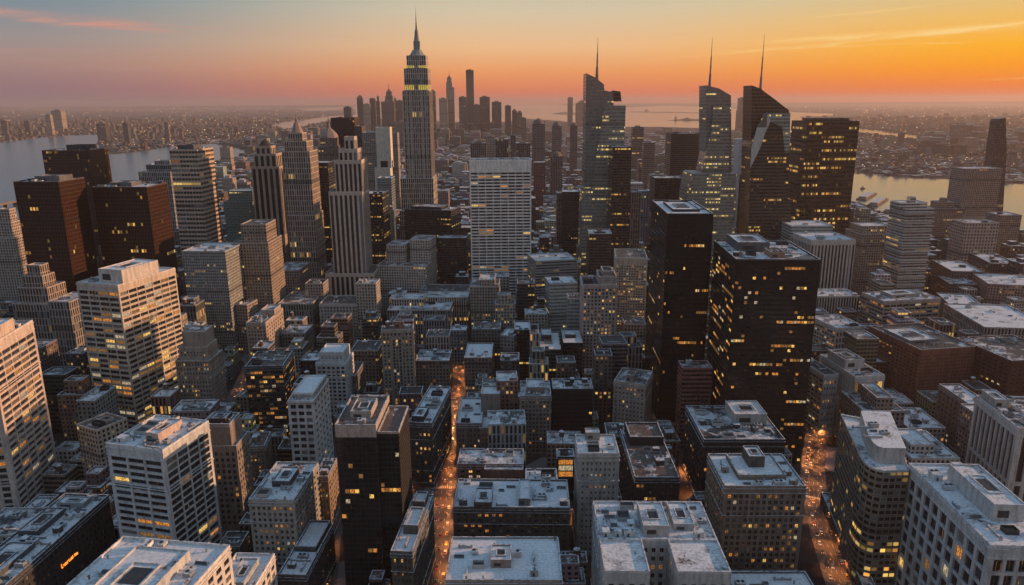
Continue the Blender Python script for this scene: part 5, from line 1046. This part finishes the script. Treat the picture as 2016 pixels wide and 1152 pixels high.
# bridge over the left river, a small boat, harbour fort
def bridge():
    a, b = at_z(-60, 425, 0), at_z(34, 405, 0); t = (b-a); ln = t.length; root = empty('road_bridge', (a.x,a.y,0), math.atan2(t.y,t.x)); tag(root, 'low road bridge over the river at the left edge', 'bridge')
    mb = MB(); mb.box(0, ln, -8, 8, 12, 14.5, 0, 0, (.22,.18,.16), bottom=True); mb.box(0, ln, -8, -7.6, 14.5, 15.8, 0, 0, (.3,.25,.22)); mb.box(0, ln, 7.6, 8, 14.5, 15.8, 0, 0, (.3,.25,.22)); mb.build('deck', ['masonry_wall'], root)
    k = 20
    while k < ln: mb = MB(); mb.box(k-2, k+2, -6, 6, 0, 12, 0, 0, (.2,.17,.15)); mb.build('pier', ['masonry_wall'], root); k += 45
bridge()
def boat(px, py, L_, label):
    p = at_z(px, py, 1.0); root = empty('boat', p, .3); tag(root, label, 'boat'); mb = MB(); w_ = L_*.26
    A = [(-L_/2,-w_/2),(L_*.25,-w_/2),(L_/2,0),(L_*.25,w_/2),(-L_/2,w_/2)]
    for i in range(5): a, b = A[i], A[(i+1)%5]; mb.q([(a[0]*.9,a[1]*.8,0),(b[0]*.9,b[1]*.8,0),(*b,L_*.12),(*a,L_*.12)], 0)
    mb.q([(*a,L_*.12) for a in A], 0); mb.build('hull', ['dark_metal'], root)
    mb = MB(); mb.box(-L_*.32, L_*.12, -w_*.32, w_*.32, L_*.12, L_*.26, 0, 0, (.4,.35,.32)); mb.box(-L_*.15, L_*.04, -w_*.22, w_*.22, L_*.26, L_*.38, 0, 0, (.35,.3,.28)); mb.cyl(-L_*.2, 0, L_*.26, L_*.5, L_*.03, n=8, col=(.2,.1,.08)); mb.build('cabin', ['masonry_wall'], root)
boat(1699, 372, 22, 'small dark boat alone on the glowing right river'); boat(1273, 219, 150, 'hazy ship by the breakwater in the harbour'); boat(515, 262, 60, 'small ship in the left channel')
def fort():
    for (px, py, wd, h, lab) in ((1352, 237, 130, 26, 'long low hazy hall on the harbour island'), (1330, 237, 26, 44, 'hazy domed tower at the left end of the harbour island'), (1400, 238, 90, 16, 'small hazy shed toward the right end of the harbour island'), (1421, 238.5, 70, 20, 'hazy shed at the right tip of the harbour island')):
        c = at_z(px, py, 4); make('harbor_building', lab, (c.x,c.y,4), 0, [(-wd/2,wd/2,-20,20,0,h),(-wd*.2,wd*.2,-12,12,h,h*1.5)], sty='grid', col=(.16,.13,.12), lit=.02, roofgear=0)
fort()
def piers():
    for i, (px, py, lab) in enumerate([(1700,392,'leftmost long finger pier on the near bank of the right river'),(1722,404,'second finger pier on the near bank of the right river'),(1752,418,'third finger pier on the near bank, nearest the balconied tower')]):
        p = at_z(px, py, 0); root = empty('river_pier', (p.x,p.y,0), R(-35)); tag(root, lab, 'pier', None)
        mb = MB(); mb.box(-14, 14, -40, 150, .5, 4.5, 0, bottom=True); mb.build('deck', ['pier_deck'], root); mb = MB(); mb.box(-10, 10, -20, 120, 4.5, 10, 0, 1, (.28,.22,.19)); mb.build('shed', ['masonry_wall', 'snow_cap'], root)
piers()

# ---------------------------------------------------------------- street lamps and traffic
emit('lamp_glow', (1,.45,.12), 14.0); emit('head_glow', (1,.80,.50), 5.5); emit('tail_glow', (1,.10,.03), 3.5)
def lamp_proto():
    root = empty('street_lamp', (0,0,0)); mb = MB(); mb.cyl(0, 0, 0, .8, .22, .16, 8); mb.cyl(0, 0, .8, 8.6, .11, .07, 8); mb.build('pole', ['dark_metal'], root)
    mb = MB(); mb.box(0, 2.4, -.06, .06, 8.5, 8.62, 0, bottom=True); mb.build('arm', ['dark_metal'], root)
    mb = MB(); mb.box(2.1, 3.1, -.22, .22, 8.45, 8.65, 0); mb.box(2.2, 3.0, -.17, .17, 8.33, 8.45, 1, bottom=True); mb.build('lamp_head', ['dark_metal', 'lamp_glow'], root)
    return root
def copy_tree(o, parent=None):
    c = o.copy(); COL.objects.link(c)
    if parent: c.parent = parent
    for ch in list(o.children): copy_tree(ch, c)
    return c
LP = lamp_proto(); LP_used = [False]
def put_lamp(x, y, a, label, group, power, col=(1,.32,.08)):
    o = LP if not LP_used[0] else copy_tree_nl(LP); LP_used[0] = True
    o.location = (x, y, .2); o.rotation_euler = (0,0,a); tag(o, label, 'street lamp', group)
    ld = bpy.data.lights.new('lamp_light', 'SPOT'); ld.energy = power; ld.spot_size = R(150); ld.spot_blend = .9; ld.color = col; ld.shadow_soft_size = .6; lo = bpy.data.objects.new('lamp_light', ld); COL.objects.link(lo)
    lo.parent = o; lo.location = (2.6, 0, 7.9)
def copy_tree_nl(o):
    c = o.copy(); COL.objects.link(c)
    for ch in o.children:
        if ch.type == 'LIGHT': continue
        d = ch.copy(); COL.objects.link(d); d.parent = c
    return c
POW = 9000
def along(P, step, fn, d0=5):
    d = d0; i = 0
    for i in range(len(P)-1):
        a, b = P[i], P[i+1]; ln = (b-a).length; t = (b-a)/ln
        while d < ln:
            p = a+t*d; fn(p, t); d += step
        d -= ln
def lamps_on(P, half, step, label, group, power, start=5, skip=1, both=True):
    cnt = [0]
    def fn(p, t):
        nx = Vector((t.y, -t.x, 0)); cnt[0] += 1
        for s in ((-1, 1) if both else (1,)):
            q = p+nx*half*s; put_lamp(q.x, q.y, math.atan2(-nx.y*s, -nx.x*s), label+(' on its right pavement' if s > 0 else ' on its left pavement'), group+(' right side' if s > 0 else ' left side'), power)
    along(P, step, fn, start)
lamps_on(AVE, 9.3, 27, 'street lamp glowing orange over the central avenue', 'lamps along the central avenue', POW*1.15)
lamps_on(RAVE, 7.2, 30, 'street lamp glowing orange over the right hand street', 'lamps along the right hand street', POW*.7)
lamps_on(LST, 5.2, 26, 'street lamp glowing over the narrow street left of the black tower', 'lamps along the narrow left street', POW*.6, both=False)
lamps_on(LST2, 5.2, 24, 'street lamp glowing over the short street at lower left', 'lamps along the short lower left street', POW*.9, both=False)
lamps_on(LST3, 5.8, 40, 'street lamp glowing over the back street behind the dark glass block', 'lamps along the back street', POW*.9, both=False)
for i, (px, py, lab) in enumerate([(1282,838,'bright orange lamp at the foot of the black monolith'),(1590,905,'orange lamp at the foot of the broad black tower'),(1612,850,'orange lamp beside the broad black tower where the right street begins'),(830,748,'orange lamp on the far cross street left of the avenue'),(862,750,'orange lamp on the far cross street near the avenue corner'),(800,966,'orange lamp at the corner beside the black glass tower'),(455,1035,'lamp in the small plaza at lower left'),(1128,1120,'amber lamp in the alley between the bottom centre roofs'),(1130,1020,'amber lamp halfway up the alley behind the bottom centre roof'),(1345,930,'red-orange lamp in the slot street beside the black fronted block'),(1350,975,'second red-orange lamp in the slot street beside the black fronted block'),(60,985,'orange lamp at the foot of the tall cream slab'),(130,950,'orange lamp further along the foot of the tall cream slab'),(185,905,'orange lamp between the two cream slabs'),(935,975,'orange lamp behind the bottom centre roof'),(1730,1110,'orange lamp at the foot of the curved glass block'),(1752,835,'orange lamp behind the curved glass block')]):
    p = at_z(px, py, 0); put_lamp(p.x, p.y, 0.5*i, lab, None, POW*1.2)
def car_proto(paint):
    root = empty('car', (0,0,0)); mb = MB()
    # body profile, extruded across the width; x forward
    prof = [(-2.25,.35),(2.2,.35),(2.3,.62),(2.15,.84),(1.1,.95),(-1.95,.98),(-2.25,.85)]; W = .9
    n = len(prof)
    for i in range(n): a, b = prof[i], prof[(i+1)%n]; mb.q([(a[0],-W,a[1]),(b[0],-W,b[1]),(b[0],W,b[1]),(a[0],W,a[1])][::-1], 0)
    mb.q([(a[0],-W,a[1]) for a in prof], 0); mb.q([(a[0],W,a[1]) for a in prof][::-1], 0); mb.box(-1.45, .45, -.68, .68, 1.42, 1.46, 0)
    mb.build('body', [paint], root)
    mb = MB(); lo = [(-1.9,-.82,.97),(1.05,-.82,.95),(1.05,.82,.95),(-1.9,.82,.97)]; hi = [(-1.45,-.68,1.42),(.4,-.68,1.42),(.4,.68,1.42),(-1.45,.68,1.42)]
    for i in range(4): j = (i+1)%4; mb.q([lo[i],lo[j],hi[j],hi[i]], 0)
    mb.build('windows', ['car_glass'], root)
    for s in (-1, 1):
        mb = MB(); mb.box(2.12, 2.34, s*.62-.16, s*.62+.16, .6, .78, 0, bottom=True); mb.build('headlight', ['head_glow'], root)
        mb = MB(); mb.box(-2.32, -2.2, s*.65-.16, s*.65+.16, .66, .84, 0, bottom=True); mb.build('taillight', ['tail_glow'], root)
        for wx in (-1.4, 1.4):
            mb = MB(); ns = 12
            P = [(wx+.33*math.cos(2*math.pi*k/ns), .33+.33*math.sin(2*math.pi*k/ns)) for k in range(ns)]
            for k in range(ns): a, b = P[k], P[(k+1)%ns]; mb.q([(a[0],s*.70,a[1]),(b[0],s*.70,b[1]),(b[0],s*.93,b[1]),(a[0],s*.93,a[1])], 0)
            mb.q([(a[0],s*.93,a[1]) for a in P], 0); mb.build('wheel', ['tyre_rubber'], root)
    return root
for nme, c_ in (('white_paint',(.6,.6,.6)), ('black_paint',(.02,.02,.022)), ('silver_paint',(.3,.31,.32)), ('yellow_paint',(.6,.36,.03)), ('red_paint',(.25,.02,.02))): plain(nme, c_, .3, .2, var=.05, spec=.6)
protos = [(c, car_proto(c+'_paint')) for c in ('white','black','silver','yellow','red')]; used_c = set()
def put_car(i, x, y, a, where):
    c, pr = protos[i]
    if c in used_c: o = copy_tree_nl(pr)
    else: o = pr; used_c.add(c)
    o.location = (x, y, .06); o.rotation_euler = (0,0,a)
    tag(o, f'{c} car {where}', 'car', f'{c} cars {where}')
rc = random.Random(12)
def traffic(P, lanes, step, where):
    for (off, dr, word) in lanes:
        def fn(p, t):
            if rc.random() < (.66 if word != 'parked' else .85):
                nx = Vector((t.y, -t.x, 0)); q = p+nx*off+t*rc.uniform(-3,3); a = math.atan2(t.y*dr, t.x*dr)
                put_car(rc.choices(range(5), (3,3,3,2,1))[0], q.x, q.y, a, (f'{word} {where}'))
        along(P, step if word != 'parked' else step*.62, fn, rc.uniform(2,9))
traffic(AVE, [(-6.9,-1,'parked'),(-2.2,-1,'driving toward the viewer'),(2.2,1,'driving away'),(6.9,1,'parked')], 19, 'on the central avenue')
traffic(RAVE, [(-5.3,-1,'parked'),(-1.8,-1,'driving toward the viewer'),(5.3,1,'parked')], 21, 'on the right hand street')
traffic(LST, [(-1.8,-1,'driving toward the viewer'),(2.2,1,'driving away')], 18, 'on the narrow left street')
for c, pr in protos:
    if c not in used_c:
        for ch in list(pr.children): bpy.data.objects.remove(ch)
        bpy.data.objects.remove(pr)

# ---------------------------------------------------------------- air
HAZE = dict(density=3.6e-5, col=(.86,.73,.69), g=.30)
def haze():
    mb = MB(); mb.box(-26000, 26000, -1500, 42000, -1, 452, 0, bottom=True)
    o = mb.build('haze', []); m = bpy.data.materials.new('haze_air'); m.use_nodes = True; n = m.node_tree.nodes; n.remove(n['Principled BSDF'])
    v = n.new('ShaderNodeVolumePrincipled'); v.inputs['Color'].default_value = (*HAZE['col'], 1); v.inputs['Density'].default_value = HAZE['density']; v.inputs['Anisotropy'].default_value = HAZE['g']
    m.node_tree.links.new(v.outputs[0], n['Material Output'].inputs['Volume']); o.data.materials.append(m); o['kind'] = 'stuff'; tag(o, 'thin sunset haze over the whole city', 'haze')
haze()
